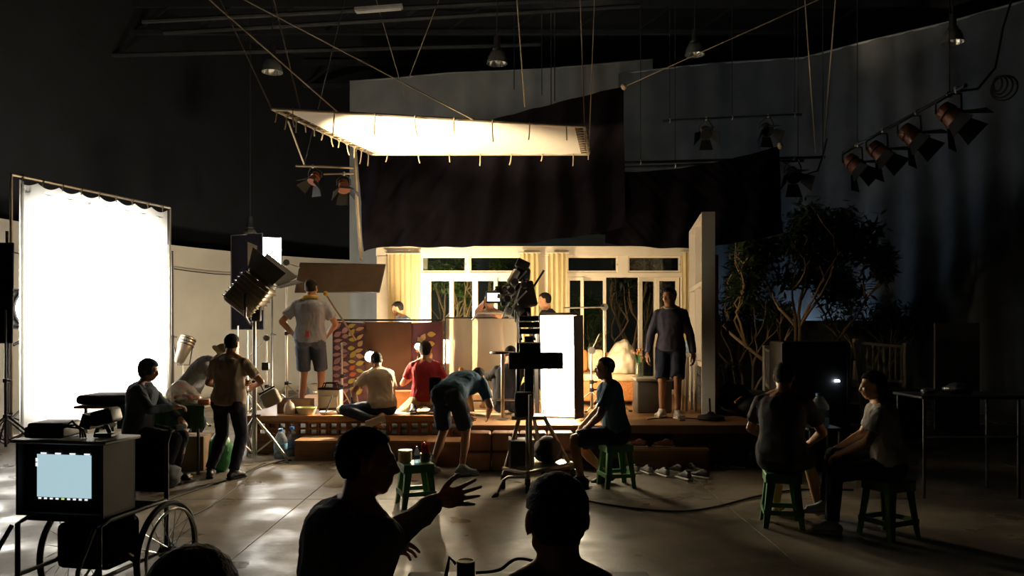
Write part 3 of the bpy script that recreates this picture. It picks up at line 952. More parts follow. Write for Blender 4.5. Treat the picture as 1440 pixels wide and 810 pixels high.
    for Hp, K_, A in ((LH, LK, LA), (RH, RK, RA)):
        B.cap(Hp, Hp.lerp(K_, 0.4), 0.088*k, 0.078*k); B.cap(Hp.lerp(K_, 0.35), K_, 0.079*k, 0.055*k)
        cb = (K_-Hp).normalized(); sh = (A-K_).normalized()
        back = (cb*1.0 - sh*0.0); back = (back - sh*back.dot(sh))
        back = (-hf - sh*(-hf).dot(sh)) if back.length < 0.15 else back
        back = back.normalized()
        B.cap(K_, A, 0.052*k, 0.036*k); B.cap(K_.lerp(A, 0.15) + back*0.012*k, K_.lerp(A, 0.45) + back*0.018*k, 0.048*k, 0.05*k)
        B.cap(K_.lerp(A, 0.45) + back*0.016*k, K_.lerp(A, 0.8), 0.048*k, 0.037*k)
    def foot(mb, A, d, inf=0.0, full=False):
        d = Vector(d).normalized(); upv = Vector((0,0,1)) if abs(d.z) < 0.8 else Vector((0,1,0))
        x = d.cross(upv).normalized(); z = x.cross(d)
        o = A - z*0.045*k
        mb.cap(o - d*0.045*k, o + d*0.05*k, 0.033*k+inf, 0.036*k+inf, 10)
        mb.cap(A, o + d*0.07*k, 0.036*k+inf, 0.03*k+inf, 10)
        for q, w_ in ((-0.022, 1.0), (0.022, 0.95)):
            mb.cap(o + d*0.02*k, o + d*0.145*k*w_ + x*q*k - z*0.012*k, 0.03*k+inf, 0.021*k+inf, 10)
        if not full:
            for q in (-0.035, -0.016, 0.001, 0.017, 0.032):
                mb.cap(o + d*0.13*k + x*q*k - z*0.017*k, o + d*(0.19-abs(q+0.03)*0.5)*k + x*q*1.05*k - z*0.022*k, 0.0125*k, 0.011*k, 8)
    foot(B, LA, lfd); foot(B, RA, rfd)
    # neck and head
    B.cap(N - u2*0.03*k, hb + hz*0.05*k, 0.062*k, 0.055*k)
    for S in (LS, RS): B.cap(N + nk*0.015*k, S.lerp(N, 0.35) + u2*0.012*k, 0.045*k, 0.05*k)
    B.ell(hp3(0, -0.014, 0.030), (0.073*k, 0.093*k, 0.083*k), Mh, 18, 12)
    B.ell(hp3(0, 0.022, -0.028), (0.059*k, 0.066*k, 0.083*k), Mh, 18, 12)
    B.ell(hp3(0, 0.052, -0.088), (0.033*k, 0.028*k, 0.024*k), Mh)
    for sx in (-1, 1):
        B.cap(hp3(sx*0.052, -0.005, -0.06), hp3(sx*0.026, 0.055, -0.09), 0.018*k, 0.018*k, 8)
        B.ell(hp3(sx*0.04, 0.062, -0.022), (0.02*k, 0.018*k, 0.018*k), Mh)
        B.cap(hp3(sx*0.014, 0.082, 0.024), hp3(sx*0.042, 0.068, 0.022), 0.011*k, 0.010*k, 8)
        B.ell(hp3(sx*0.077, -0.012, -0.008), (0.011*k, 0.021*k, 0.034*k), Mh @ Matrix.Rotation(sx*0.35, 3, 'Z'))
        B.ell(hp3(sx*0.011, 0.095, -0.031), (0.009*k, 0.010*k, 0.008*k), Mh)
    B.cap(hp3(0, 0.084, 0.016), hp3(0, 0.104, -0.028), 0.010*k, 0.0125*k, 8)
    B.cap(hp3(-0.018, 0.084, -0.056), hp3(0.018, 0.084, -0.056), 0.0085*k, 0.0085*k, 8)
    B.cap(hp3(-0.014, 0.083, -0.068), hp3(0.014, 0.083, -0.068), 0.009*k, 0.009*k, 8)
    vs, nr, fs = remesh(B, voxel, 3)
    full = MB(); full.add([tuple(map(float, v)) for v in vs], fs)
    # hands joined to the same mesh
    for sgn, E, Wr, hd, hn, pose in ((-1, LE, LW, lhd, lhn, hands[0]), (1, RE, RW, rhd, rhn, hands[1])):
        d = Vector(hd).normalized() if hd else (Wr-E).normalized()
        n0 = Vector(hn) if hn else Vector((sgn*1.0, 0.25, 0.15))
        n_ = (n0 - d*n0.dot(d))
        n_ = n_.normalized() if n_.length > 1e-3 else Vector((0,0,1))
        th = d.cross(n_)*(-sgn)
        hv, hfs = hand_mesh(pose)
        M = Matrix((th*k, d*k, n_*k)).transposed()
        pts = [M @ Vector((float(v[0]), float(v[1]), float(v[2]))) + Wr for v in hv]
        if M.determinant() < 0: hfs = [f[::-1] for f in hfs]
        full.add(pts, hfs)
    full.build('body', skin, t, True, ang=180)
    # eyes
    for sx in (-1, 1):
        MB().ell(hp3(sx*0.029, 0.0735, 0.004), (0.0125*k, 0.0125*k, 0.010*k), Mh, 10, 8).build('eye', EYEM, t, True)
        MB().ell(hp3(sx*0.029, 0.0835, 0.004), (0.0055*k, 0.0035*k, 0.0055*k), Mh, 8, 6).build('pupil', HAIRM, t, True)
    # ---- clothes
    def garment(name, mb, m, amp=0.006, vox=None, sm=3):
        vs, nr, fs = remesh(mb, vox or max(voxel*1.15, 0.009), sm)
        g = MB(); g.add(wrinkle(vs, nr, amp, 10.0, seed), fs)
        return g.build(name, m, t, True, ang=180)
    if bottom:
        G = MB(); torso(G, 0.014, -9, 0.12)
        for Hp, K_, A in ((LH, LK, LA), (RH, RK, RA)):
            G.ell(Hp + Vector((0, -0.035*k, 0)), (0.104*k, 0.11*k, 0.112*k))
            if legs == 'shorts':
                e = Hp.lerp(K_, 0.93); G.cap(Hp, Hp.lerp(K_, 0.5), 0.103*k, 0.098*k); G.tube([Hp.lerp(K_, 0.4), e], [0.099*k, 0.092*k], 16)
            else:
                G.cap(Hp, K_, 0.103*k, 0.074*k); G.cap(K_, K_.lerp(A, 0.5), 0.074*k, 0.070*k); G.tube([K_.lerp(A, 0.4), K_.lerp(A, 0.97)], [0.069*k, 0.06*k], 16)
        garment('shorts' if legs == 'shorts' else 'trousers', G, bottom, 0.011)
    if top:
        G = MB(); torso(G, 0.022+loose, -0.06-shirt_len, 0.49, 0.012)
        pq, rq, fq = frame(0.485*k); 
        G.lathe([(0.13*k, -0.03), (0.10*k, 0.01*k), (0.082*k, 0.032*k)], pq + frame(0.5*k)[2]*0.0, 20, Matrix((rq, fq, rq.cross(fq))).transposed())
        for S, E, Wr in ((LS, LE, LW), (RS, RE, RW)):
            G.ell(S - shr*0.0, (0.07*k, 0.07*k, 0.066*k)); G.cap(N - u2*0.02*k, S, 0.06*k, 0.062*k)
            if sleeve <= 1:
                e = S.lerp(E, sleeve+0.1); G.tube([S, S.lerp(E, 0.3), e], [0.07*k, 0.068*k, (0.064+loose)*k], 16)
            else:
                G.cap(S, E, 0.067*k, 0.056*k); G.tube([E, E.lerp(Wr, 0.94)], [0.056*k, 0.042*k], 14); G.ell(E, (0.056*k,)*3)
        garment('shirt', G, top, 0.014)
    if shoes:
        for A, d in ((LA, lfd), (RA, rfd)):
            G = MB(); foot(G, A, d, 0.011, True)
            vs, nr, fs = remesh(G, 0.011, 3)
            g = MB(); g.add([tuple(map(float, v)) for v in vs], fs); sh = g.build('shoe', shoes, t, True, ang=180)
            d_ = Vector(d).normalized(); x = d_.cross(Vector((0,0,1)) if abs(d_.z) < 0.8 else Vector((0,1,0))).normalized(); z = x.cross(d_)
            o = A - z*0.083*k
            M = Matrix((x, d_, z)).transposed()
            MB().rbox(o + d_*0.055*k, (0.085*k, 0.27*k, 0.024*k), 0.011, M).build('sole', SOLE if shoes is not SHOEB else blackrubber, sh, True)
    # ---- hair or headwear
    def shell(fn, name, m, sub=4, par=t):
        bm = bmesh.new(); bmesh.ops.create_icosphere(bm, subdivisions=sub, radius=1.0)
        bm.verts.ensure_lookup_table(); bm.verts.index_update()
        vs = []
        for v in bm.verts:
            d = v.co.normalized(); r_ = fn(d)
            zs = 1.0 + 0.42*max(0.0, -d.z)*max(0.0, min(1.0, (0.25-d.y)/0.5))
            vs.append(hp3(d.x*0.073*r_, -0.014 + d.y*0.093*r_, 0.030 + d.z*0.083*r_*zs))
        fs = [[v.index for v in f.verts] for f in bm.faces]; bm.free()
        g = MB(); g.add(vs, fs); return g.build(name, m, par, True, ang=180)
    def hairfn(thick, low, face):
        def f(d):
            # hairline: front high, back low
            lim = low + (face-low)*max(0.0, min(1.0, (d.y+0.25)/0.75))
            if abs(d.x) > 0.8 and d.y > -0.1: lim = max(lim, -0.15)
            e = (d.z-lim)/0.14
            e = max(0.0, min(1.0, e)); e = e*e*(3-2*e)
            nz = 0.05*noise.noise(d*7+Vector((seed, 0, 0))) + 0.035*noise.noise(d*19+Vector((0, seed, 0)))
            return 0.86 + e*(0.2 + thick + nz)
        return f
    if hair == 'short': shell(hairfn(0.05, -0.86, 0.42), 'hair', HAIRM)
    elif hair == 'thick': shell(hairfn(0.12, -0.92, 0.4), 'hair', HAIRM)
    elif hair == 'crop': shell(hairfn(0.01, -0.8, 0.5), 'hair', HAIRM)
    elif hair == 'cap':
        shell(hairfn(0.0, -0.6, 0.3), 'hair', HAIRM)
        cp = shell(lambda d: 0.86 + (0.30 if d.z > 0.02 else max(0, 0.30 + (d.z-0.02)*6)), 'cap', hatm)
        br = MB(); n = 14; vs = []
        for s_ in (0, 1):
            for i in range(n+1):
                a = math.pi*i/n
                vs.append(hp3(0.076*math.cos(a), 0.05 + (0.02 + 0.105*s_)*math.sin(a)*1.0, 0.045 - 0.02*s_*math.sin(a)))
        lo = [v - hz*0.006 for v in vs]; m_ = len(vs)
        fs = [(i, i+1, n+2+i, n+1+i) for i in range(n)] + [(m_+n+1+i, m_+n+2+i, m_+i+1, m_+i) for i in range(n)] + [(n+1+i, n+2+i, m_+n+2+i, m_+n+1+i) for i in range(n)]
        br.add(vs+lo, fs); br.build('brim', hatm, cp, True)
    elif hair == 'hat':
        shell(hairfn(0.0, -0.6, 0.3), 'hair', HAIRM)
        cp = shell(lambda d: 0.86 + (0.32 if d.z > 0.0 else max(0, 0.32 + d.z*5)), 'hat', hatm)
        br = MB(); br.lathe([(0.083*k, 0.012), (0.15*k, -0.022), (0.15*k, -0.030), (0.083*k, 0.0)], hp3(0, -0.012, 0.045), 28, Mh); br.build('brim', hatm, cp, True)
    elif hair == 'hood':
        def hf_(d):
            e = max(0.0, min(1.0, (d.y-0.62)/0.2)) * max(0.0, min(1.0, (0.4-d.z)/0.2))
            return (1.2 + 0.04*noise.noise(d*3) + 0.15*max(0.0, -d.z))*(1-e) + 0.8*e
        shell(hf_, 'hood', hatm)
    pts = dict(hc=hc, LW=LW, RW=RW, N=N, P=P, LA=LA, RA=RA, LE=LE, RE=RE, hz=hz, hy=hy, frame=frame, k=k)
    if extra: extra(t, pts)
    return t
# ================================================================ LIGHTING GEAR
def light_stand(label, base, h, spread=0.45, r_=0.018, m=steel, name='light_stand', yaw=20, col=True, lev=0.45):
    """tripod stand: three legs with braces, telescoping pole, knobs"""
    t = T(name, label, 'stand', base)
    b = Vector(base)
    MB().tube([b + Vector((0,0,0.06)), b + Vector((0,0,h*0.5))], r_*1.4, 10).build('lower_tube', m, t)
    MB().tube([b + Vector((0,0,h*0.48)), b + Vector((0,0,h))], r_, 10).build('pole', m, t)
    for k in range(3):
        a = R(yaw+120*k); d = Vector((math.cos(a), math.sin(a), 0))
        lg = MB().tube([b + Vector((0,0,lev)), b + d*spread*0.5 + Vector((0,0,lev*0.55)), b + d*spread + Vector((0,0,0.015))], r_*0.8, 8).build('leg', m, t)
        MB().cap(b + d*spread + Vector((0,0,0.015)), b + d*(spread+0.03) + Vector((0,0,0.014)), 0.014, 0.014, 8).build('rubber_foot', blackrubber, lg)
        MB().tube([b + Vector((0,0,0.09)), b + d*spread*0.55 + Vector((0,0,lev*0.5))], r_*0.5, 6).build('brace', m, t)
    for z in (lev+0.02, h*0.5):
        MB().rbox(b + Vector((0,0,z)), (0.06, 0.05, 0.06), 0.012, n=2).build('collar', darksteel, t)
        MB().tube([b + Vector((0.02,0,z)), b + Vector((0.075,0,z))], 0.012, 8).build('knob', blackplastic, t)
    return t

def frame_axes(d):
    M = look_rot(-Vector(d)); return M

# ---- standing silk on the left
fL0, fL1 = Vector((-6.98, 11.1, 0.14)), Vector((-6.98, 11.1, 3.80))
fR0, fR1 = Vector((-5.93, 13.8, 0.14)), Vector((-5.93, 13.8, 3.74))
t = T('standing_silk', 'huge glowing white silk stretched in an upright metal frame', 'silk', (-6.45, 12.45, 0.14))
for p, q in ((fL0, fL1), (fL1, fR1), (fR1, fR0), (fR0, fL0)):
    MB().tube([p, q], 0.022, 8).build('frame_tube', alu, t)
tl = mat('backlit_silk', (0.92, 0.91, 0.88), 0.9, var=0.01, transl=0.85, spec=0.0)
def sc_(u, v, p):
    ed = abs(math.sin(u*math.pi*8))
    if v > 0.97: p = p + Vector((0,0,-0.05 - 0.06*ed))
    if u < 0.02: p = p + Vector((0.05, 0.12, 0))*(0.5+0.5*ed)
    return p
MB().patch(fL0 + Vector((0.02,0.05,0.02)), fR0 + Vector((-0.02,-0.05,0.02)), fR1 + Vector((-0.02,-0.05,0)), fL1 + Vector((0.02,0.05,0)), 64, 40, sc_).build('cloth', tl, t, ang=180)
for i in range(9):
    p = fL1.lerp(fR1, (i+0.5)/9)
    mb = MB(); mb.ring(p, 0.03, 0.008, fR1-fL1, 12, 5); mb.tube([p, p + Vector((0,0,-0.09))], 0.008, 5); mb.build('tie', rope_m, t)
for p, sgn in ((fL0, -1), (fR0, 1)):
    b = Vector((p.x + 0.02*sgn, p.y + 0.06*sgn, 0))
    light_stand(('tall dark stand holding the near edge of standing silk', 'tall stand holding the far edge of standing silk')[sgn > 0], b, 3.0, 0.5, 0.02, darksteel, yaw=0 if sgn < 0 else 50)
# lamp head behind it
nrm = Vector((2.7, -1.05, 0)).normalized()
lp = Vector((-6.45, 12.45, 1.97)) - nrm*1.55
light_stand('stand carrying the big lamp head behind the standing silk', (lp.x, lp.y, 0), 1.7, 0.5, 0.025, darksteel, yaw=10)
def fresnel(label, p, d, s, body, glow, power, col, spot, target, name='fresnel_lamp', doors=True, kind='SPOT', size=0.12, gl=30):
    t = T(name, label, 'lamp', p)
    M = look_rot(-Vector(d)); p = Vector(p); mw = lambda x, y, z: p + M @ Vector((x, y, z))*s
    mb = MB(); mb.rbox(mw(0, 0, 0.26), (0.44*s, 0.44*s, 0.5*s), 0.05*s, M); mb.build('housing', body, t)
    for i in range(7):
        MB().rbox(mw(0, 0, 0.08+0.062*i), (0.47*s, 0.47*s, 0.014*s), 0.004, M, n=1).build('cooling_fin', body, t)
    MB().lathe([(0.2*s, 0.02*s), (0.225*s, 0.0), (0.225*s, -0.05*s), (0.2*s, -0.05*s)], p, 28, M, close=False).build('front_ring', darksteel, t)
    MB().lathe([(0.001, -0.03*s), (0.12*s, -0.022*s), (0.2*s, 0.0)], p, 24, M).build('lens', emit('lens_'+glow, col, gl), t)
    x = M @ Vector((1,0,0)); pv = mw(0,0,0.25)
    dn = Vector((0,0,-1)); dn = (dn - x*dn.dot(x)).normalized()
    MB().tube([pv + x*0.27*s, pv + x*0.27*s + dn*0.3*s, pv + dn*0.42*s, pv - x*0.27*s + dn*0.3*s, pv - x*0.27*s], 0.02*s, 8).build('yoke', darksteel, t)
    if doors:
        for k in range(4):
            a = math.pi/2*k; u = Vector((math.cos(a), math.sin(a), 0)); w = Vector((-math.sin(a), math.cos(a), 0))
            b0 = u*0.22 + Vector((0,0,-0.05)); b1 = u*0.40 + Vector((0,0,-0.30)); th = (u*0.8+Vector((0,0,0.6)))*0.008
            vs = [b0-w*0.2, b0+w*0.2, b1+w*0.27, b1-w*0.27]; vs = vs + [v+th for v in vs]
            mb = MB(); mb.add([p + M @ (v*s) for v in vs], [(0,1,2,3),(7,6,5,4),(0,4,5,1),(1,5,6,2),(2,6,7,3),(3,7,4,0)])
            mb.build('barn_door', darksteel, t)
    light(kind, p + M @ Vector((0,0,-0.08*s)), target, power, col, size, t, spot=spot, blend=0.5)
    return t
fresnel('big lamp head on a stand behind the standing silk', lp, nrm, 1.4, darksteel, 'silk', 1, NEUT, 120, Vector((-6.45, 12.45, 2.0)), doors=False)
light('AREA', lp + nrm*0.2, Vector((-6.45, 12.45, 1.95)), P_SILK, NEUT, 1.9, spread=80)

# ---- HMI fresnel aimed up at the overhead silk
hp_ = W(360, 404, 9.9)
hs = light_stand('tall chrome stand carrying the tilted fresnel lamp', (hp_.x-0.02, hp_.y, 0), 1.95, 0.42, 0.022, steel, yaw=0, lev=0.55)
MB().rbox((hp_.x+0.02, hp_.y-0.05, 1.85), (0.12, 0.08, 0.22), 0.02).build('yoke_clamp', darksteel, hs)
MB().rbox((hp_.x+0.12, hp_.y, 1.18), (0.09, 0.07, 0.1), 0.015).build('ballast_switch', blackplastic, hs)
ud = Vector((0.62, 0.05, 0.78)).normalized()
finm = mat('lamp_alloy', (0.34, 0.3, 0.24), 0.4, 0.7)
fresnel('ribbed fresnel lamp tilted up towards the overhead silk', hp_ + ud*0.12, ud, 0.92, finm, 'hmi', P_HMI, AMBER, 50, Vector((-1.35, 11.3, 4.4)))

# ---- bright flood panel far back with its black flag
fp = W(381, 353, 15.5)
t = T('flood_panel', 'square flood panel glaring beside the tall black flag', 'lamp', fp)
fd = (Vector((0.3, 0, 1.2)) - fp).normalized()
M = look_rot(-fd)
MB().rbox(fp - fd*0.06, (0.42, 0.55, 0.1), 0.02, M).build('housing', darksteel, t)
MB().box(fp - fd*0.005, (0.38, 0.51, 0.01), M).build('glowing_front', emit('flood_front', (1.0, 0.96, 0.88), 45), t)
light('AREA', fp + fd*0.03, fp + fd*5, P_FLOOD, NEUT, 0.4, t)
light_stand('thin far stand under the glaring flood panel', (fp.x-0.02, fp.y+0.15, 0), fp.z-0.1, 0.5, 0.016, darksteel, yaw=40)
def flag(label, p0, p1, p2, p3, m, th=0.02):
    """framed cloth flag: corners in order"""
    t = T('flag', label, 'flag', p3)
    ps = [Vector(p) for p in (p0, p1, p2, p3)]
    for i in range(4): MB().tube([ps[i], ps[(i+1) % 4]], 0.01, 6).build('frame_rod', darksteel, t)
    n_ = (ps[1]-ps[0]).cross(ps[3]-ps[0]).normalized()
    MB().patch(ps[0], ps[1], ps[2], ps[3], 16, 14, lambda u, v, p: p + n_*0.015*math.sin(7*u+3*v)*math.sin(math.pi*u)).build('cloth', m, t, ang=180)
    return t
flag('tall black flag standing beside the glaring flood panel', W(325, 331, 14.8), W(369, 328, 14.8), W(371, 463, 14.8), W(325, 463, 14.8), blackcloth)
light_stand('thin stand holding the tall black flag', (W(348, 0, 14.9).x, 14.9, 0), 3.3, 0.5, 0.014, alu, yaw=70)
brownfl = mat('brown_flag_cloth', (0.06, 0.04, 0.028), 0.9, bump=0.1, bscale=90, spec=0.1)
flag('wide brown flag held above the patterned screens', W(422, 370, 12.6), W(542, 372, 12.8), W(533, 411, 12.3), W(415, 411, 12.1), brownfl)
flag('black flag beside the near edge of standing silk', W(-30, 342, 10.8), W(19, 342, 10.8), W(17, 482, 10.8), W(-30, 482, 10.8), blackcloth)
light_stand('dark stand holding the black flag near the silk', (W(8, 0, 10.7).x, 10.7, 0), 1.9, 0.4, 0.014, darksteel, yaw=15)
# C-stands left of the screens
def cstand(label, px, Y, h, base_z=0.0, arm=None, yaw=0, sp=0.35):
    x = W(px, 0, Y).x
    t = light_stand(label, (x, Y, base_z), h, sp, 0.013, alu, 'grip_stand', yaw, lev=0.3)
    if arm:
        MB().tube([Vector((x, Y, base_z+h)), Vector(arm)], 0.01, 8).build('arm', alu, t)
        MB().lathe([(0.05, -0.02), (0.05, 0.02)], (x, Y, base_z+h), 16, Matrix.Rotation(R(90), 3, 'X')).build('grip_head', steel, t)
    return t
cstand('grip stand holding the wide brown flag by its corner', 403, 12.1, 2.15, DK, W(421, 376, 12.5), 10)
cstand('grip stand with boom arm before the patterned screen', 481, 11.3, 0.95, DK, None, 40, 0.16)
bt = T('boom_arm', 'pale boom arm with round yellow knob crossing the patterned screen', 'boom arm', W(500, 478, 11.1))
MB().tube([W(458, 413, 10.9), W(500, 478, 11.15)], 0.014, 8).build('tube', rope_m, bt)
MB().ell(W(458, 413, 10.9), (0.035, 0.03, 0.035)).build('knob', mat('yellow_knob', (0.75, 0.5, 0.06), 0.5), bt)
cstand('short grip stand behind the green table group', 375, 12.4, 1.5, 0.0, W(352, 500, 12.3), 30)
cstand('far grip stand against the white cyclorama', 335, 14.0, 1.7, 0.0, None, 80)
# small parabolic lamp on a stand in front of the cyclorama
pb = W(258, 492, 13.2)
t = T('parabolic_lamp', 'dull metal parabolic lamp head beside the standing silk', 'lamp', pb)
Mp = look_rot((0.25, 0.3, 0.92))
MB().lathe([(0.09, 0.24), (0.13, 0.22), (0.13, 0.06), (0.11, 0.02), (0.08, -0.2), (0.05, -0.24)], pb, 20, Mp).build('housing', finm, t)
for i in range(3): MB().lathe([(0.135, 0.08+0.05*i), (0.14, 0.09+0.05*i), (0.135, 0.10+0.05*i)], pb, 20, Mp, close=False).build('rib', darksteel, t)
MB().tube([pb + Vector((0.15,0,0.05)), pb + Vector((0.1,0,-0.25)), pb + Vector((-0.1,0,-0.25)), pb + Vector((-0.15,0,0.05))], 0.01, 6).build('yoke', darksteel, t)
light_stand('stand under the dull parabolic lamp head', (pb.x, pb.y, 0), pb.z-0.25, 0.4, 0.014, alu, yaw=33)
# tungsten floor head washing the cyclorama, behind the deck
fpz = Vector((-3.7, 14.9, 0.45))
fresnel('low lamp head behind the deck washing the white wall', fpz, (-0.55, 0.8, 0.25), 0.8, finm, 'floor', 1, AMBER, 120, fpz + Vector((-0.5, 0.8, 0.2)), doors=False)
light('AREA', fpz + Vector((-0.1, 0.16, 0.06)), fpz + Vector((-0.9, 1.6, 0.55)), P_FLOOR, (1.0, 0.84, 0.6), 0.5)
light_stand('very short stand under the low lamp behind the deck', (fpz.x, fpz.y, 0), 0.12, 0.3, 0.02, darksteel, yaw=5, lev=0.1)
# softbox hidden behind the fabric screens lighting the facade and sofa
sb = Vector((-1.42, 12.05, 1.2))
t = T('softbox', 'warm softbox standing behind the fabric screens', 'lamp', sb)
sd = Vector((-0.1, 0.85, 0.3)).normalized(); M = look_rot(-sd)
mb = MB(); q = [(-0.12, -0.12, 0.3), (0.12, -0.12, 0.3), (0.12, 0.12, 0.3), (-0.12, 0.12, 0.3), (-0.32, -0.25, 0), (0.32, -0.25, 0), (0.32, 0.25, 0), (-0.32, 0.25, 0)]
mb.add([sb + M @ Vector(v) for v in q], [(3,2,1,0), (0,1,5,4), (1,2,6,5), (2,3,7,6), (3,0,4,7)]); mb.build('shell', blackcloth, t)
MB().box(sb - sd*0.01, (0.62, 0.48, 0.008), M).build('diffuser', emit('softbox_front', AMBER, 25), t)
light('AREA', sb + sd*0.03, sb + sd*3, P_WARM, AMBER, 0.6, t, size_y=0.46)
light_stand('short stand under the warm softbox behind the screens', (sb.x, sb.y-0.1, DK), 0.6, 0.3, 0.014, darksteel, yaw=15, lev=0.25)

# ---- fluorescent bank on the deck
kb = W(786, 516, 10.1); kx = kb.x
t = T('fluorescent_bank', 'tall fluorescent bank with blazing white tubes on the deck', 'lamp', (kx, 10.1, DK))
kd = Vector((-0.25, -1.0, -0.06)).normalized(); M = look_rot(-kd, (0,0,1))
kc = Vector((kx, 10.15, 1.17))
MB().rbox(kc - kd*0.07, (0.50, 1.36, 0.1), 0.03, M).build('housing', blackplastic, t)
for i in range(4):
    c = kc + M @ Vector((-0.165+0.11*i, 0, -0.02)); up_ = M @ Vector((0,1,0))
    MB().cap(c - up_*0.6, c + up_*0.6, 0.022, 0.022, 10).build('tube', emit('fluorescent_tube', (1.0, 0.84, 0.58), P_KINO), t)
MB().box(kc - kd*0.015, (0.47, 1.3, 0.008), M).build('reflector', mat('white_reflector', (0.9, 0.88, 0.82), 0.4), t)
for sx in (-1, 1):
    c = kc + M @ Vector((sx*0.27, 0, -0.08)); mb = MB(); mb.box(c, (0.01, 1.3, 0.2), M @ Matrix.Rotation(R(sx*25), 3, 'Y')); mb.build('barn_door', darksteel, t)
MB().rbox(kc - kd*0.15, (0.1, 0.3, 0.08), 0.02, M).build('ballast', darksteel, t)
for sx in (-1, 1):
    MB().tube([(kx+0.2*sx, 10.2, DK+0.02), (kx+0.15*sx, 10.25, 0.75)], 0.014, 8).build('foot', darksteel, t)
k2 = Vector((kx+0.12, 10.62, 1.25)); k2d = Vector((0.12, 1.0, 0.12)).normalized(); M2 = look_rot(-k2d)  # unseen bank added behind the first as warm fill for the right bay
t = T('fluorescent_bank', 'added fill bank facing the glass doors, hidden behind the blazing one', 'lamp', (k2.x, k2.y, DK))
MB().rbox(k2 - k2d*0.05, (0.34, 1.1, 0.08), 0.02, M2).build('housing', blackplastic, t)
for i in range(3):
    c = k2 + M2 @ Vector((-0.1+0.1*i, 0, -0.01)); up_ = M2 @ Vector((0,1,0))
    MB().cap(c - up_*0.5, c + up_*0.5, 0.02, 0.02, 10).build('tube', emit('fill_tube', AMBER, 8), t)
for sx in (-1, 1): MB().tube([(k2.x+0.15*sx, k2.y-0.1, DK+0.01), (k2.x+0.1*sx, k2.y-0.06, 0.8)], 0.014, 8).build('foot', darksteel, t)
light('AREA', k2 + k2d*0.05, k2 + k2d*3, P_WARM*0.3, AMBER, 0.3, t, size_y=1.0)
cstand('grip stand with boom over the sofa beside fluorescent bank', 850, 11.1, 1.45, DK, W(792, 433, 10.6), 100)
cstand('low grip stand with silver turtle legs by the sofa', 832, 10.8, 0.85, DK, W(843, 470, 10.9), 200)

# ---- small LED head between the kneeling crew members
def small_spot(label, stand_label, p, tgt, power, glow, s=1.0, sp=0.1):
    t = T('small_spotlight', label, 'lamp', p)
    ld = (Vector(tgt) - p).normalized(); M = look_rot(-ld)
    MB().lathe([(a*s, b*s) for a, b in ((0.03, 0.16), (0.06, 0.14), (0.075, 0.02), (0.09, -0.02), (0.08, -0.02), (0.06, 0.03))], p, 18, M).build('housing', darksteel, t)
    MB().lathe([(a*s, b*s) for a, b in ((0.001, -0.015), (0.05, -0.01), (0.078, 0.01))], p, 18, M).build('lens', emit('led_lens', (1, 0.9, 0.72), glow), t)
    light('SPOT', p + ld*0.04, p + ld*3, power, (1.0, 0.8, 0.52), 0.06, t, spot=150)
    light_stand(stand_label, (p.x, p.y+0.05, DK), p.z-DK-0.08, sp, 0.008, darksteel, yaw=60, lev=0.2)
small_spot('small dazzling spotlight behind the crew member in beige shirt', 'short stand under the small dazzling spotlight', W(521, 501, 11.22), (-1.3, 8.5, 0.2), P_LED*9, 120)
small_spot('small dazzling spotlight before the face of red-shirted person', 'short stand under the spotlight before red-shirted person', W(588, 487, 11.36), (-1.0, 8.5, 0.1), P_LED*7, 120, 0.65, 0.05)

# ---- cool tube on the ground behind the garden hedge
bl = Vector((6.35, 17.1, 0.9))
t = T('ground_tube_light', 'cool white tube light behind the garden hedge', 'lamp', bl)
MB().rbox(bl, (0.9, 0.12, 0.06), 0.01).build('housing', darksteel, t)
MB().cap(bl + Vector((-0.4,0,0.06)), bl + Vector((0.4,0,0.06)), 0.018, 0.018).build('tube', emit('blue_tube', (0.55, 0.78, 1.0), 14), t)
for sx in (-0.35, 0.35):
    MB().b3(bl.x+sx-0.03, bl.x+sx+0.03, bl.y-0.05, bl.y+0.05, 0, bl.z-0.03).build('leg', darksteel, t)
light('AREA', bl + Vector((0, 0.1, 0.1)), bl + Vector((0, 1.0, 1.4)), P_BLUE, COOL, 0.9, t)

# ================================================================ SCREENS ON THE DECK
purple = mat('plum_cloth', (0.07, 0.035, 0.06), 0.85, var=0.15)
leafm = [mat('leaf_cream', (0.7, 0.58, 0.32), 0.7), mat('leaf_mauve', (0.4, 0.26, 0.32), 0.7), mat('leaf_lime', (0.5, 0.5, 0.12), 0.7), mat('leaf_rust', (0.5, 0.16, 0.07), 0.7)]
def leaf(mb, c, ang, L, wd, ax, ay, nz):
    c = Vector(c); d = ax*math.cos(ang) + ay*math.sin(ang); w = ay*math.cos(ang) - ax*math.sin(ang)
    n = 5; vs = [c - d*L/2]
    for i in range(1, n):
        u = i/n; ww = wd*math.sin(math.pi*u**0.85)
        vs += [c + d*L*(u-0.5) + w*ww/2, c + d*L*(u-0.5) - w*ww/2]
    vs.append(c + d*L/2)
    base = [v - nz*0.004 for v in vs]; m_ = len(vs)
    top = [(0, 1, 2)] + [(2*i-1, 2*i+1, 2*i+2, 2*i) for i in range(1, n-1)] + [(2*n-3, 2*n-1, 2*n-2)]
    rim = [0] + [2*i-1 for i in range(1, n)] + [2*n-1] + [2*i for i in range(n-1, 0, -1)]
    side = [(rim[i], rim[(i+1) % len(rim)], m_+rim[(i+1) % len(rim)], m_+rim[i]) for i in range(len(rim))]
    mb.add([v + nz*0.002 for v in vs] + base, top + side)
t = T('fabric_screen', 'plum fabric screen with pale leaf pattern and blank dark middle', 'screen', W(545, 560, 11.5))
x0, x1 = W(468, 0, 11.5).x, W(622, 0, 11.5).x; zt = W(0, 452, 11.5).z; zb = DK+0.02
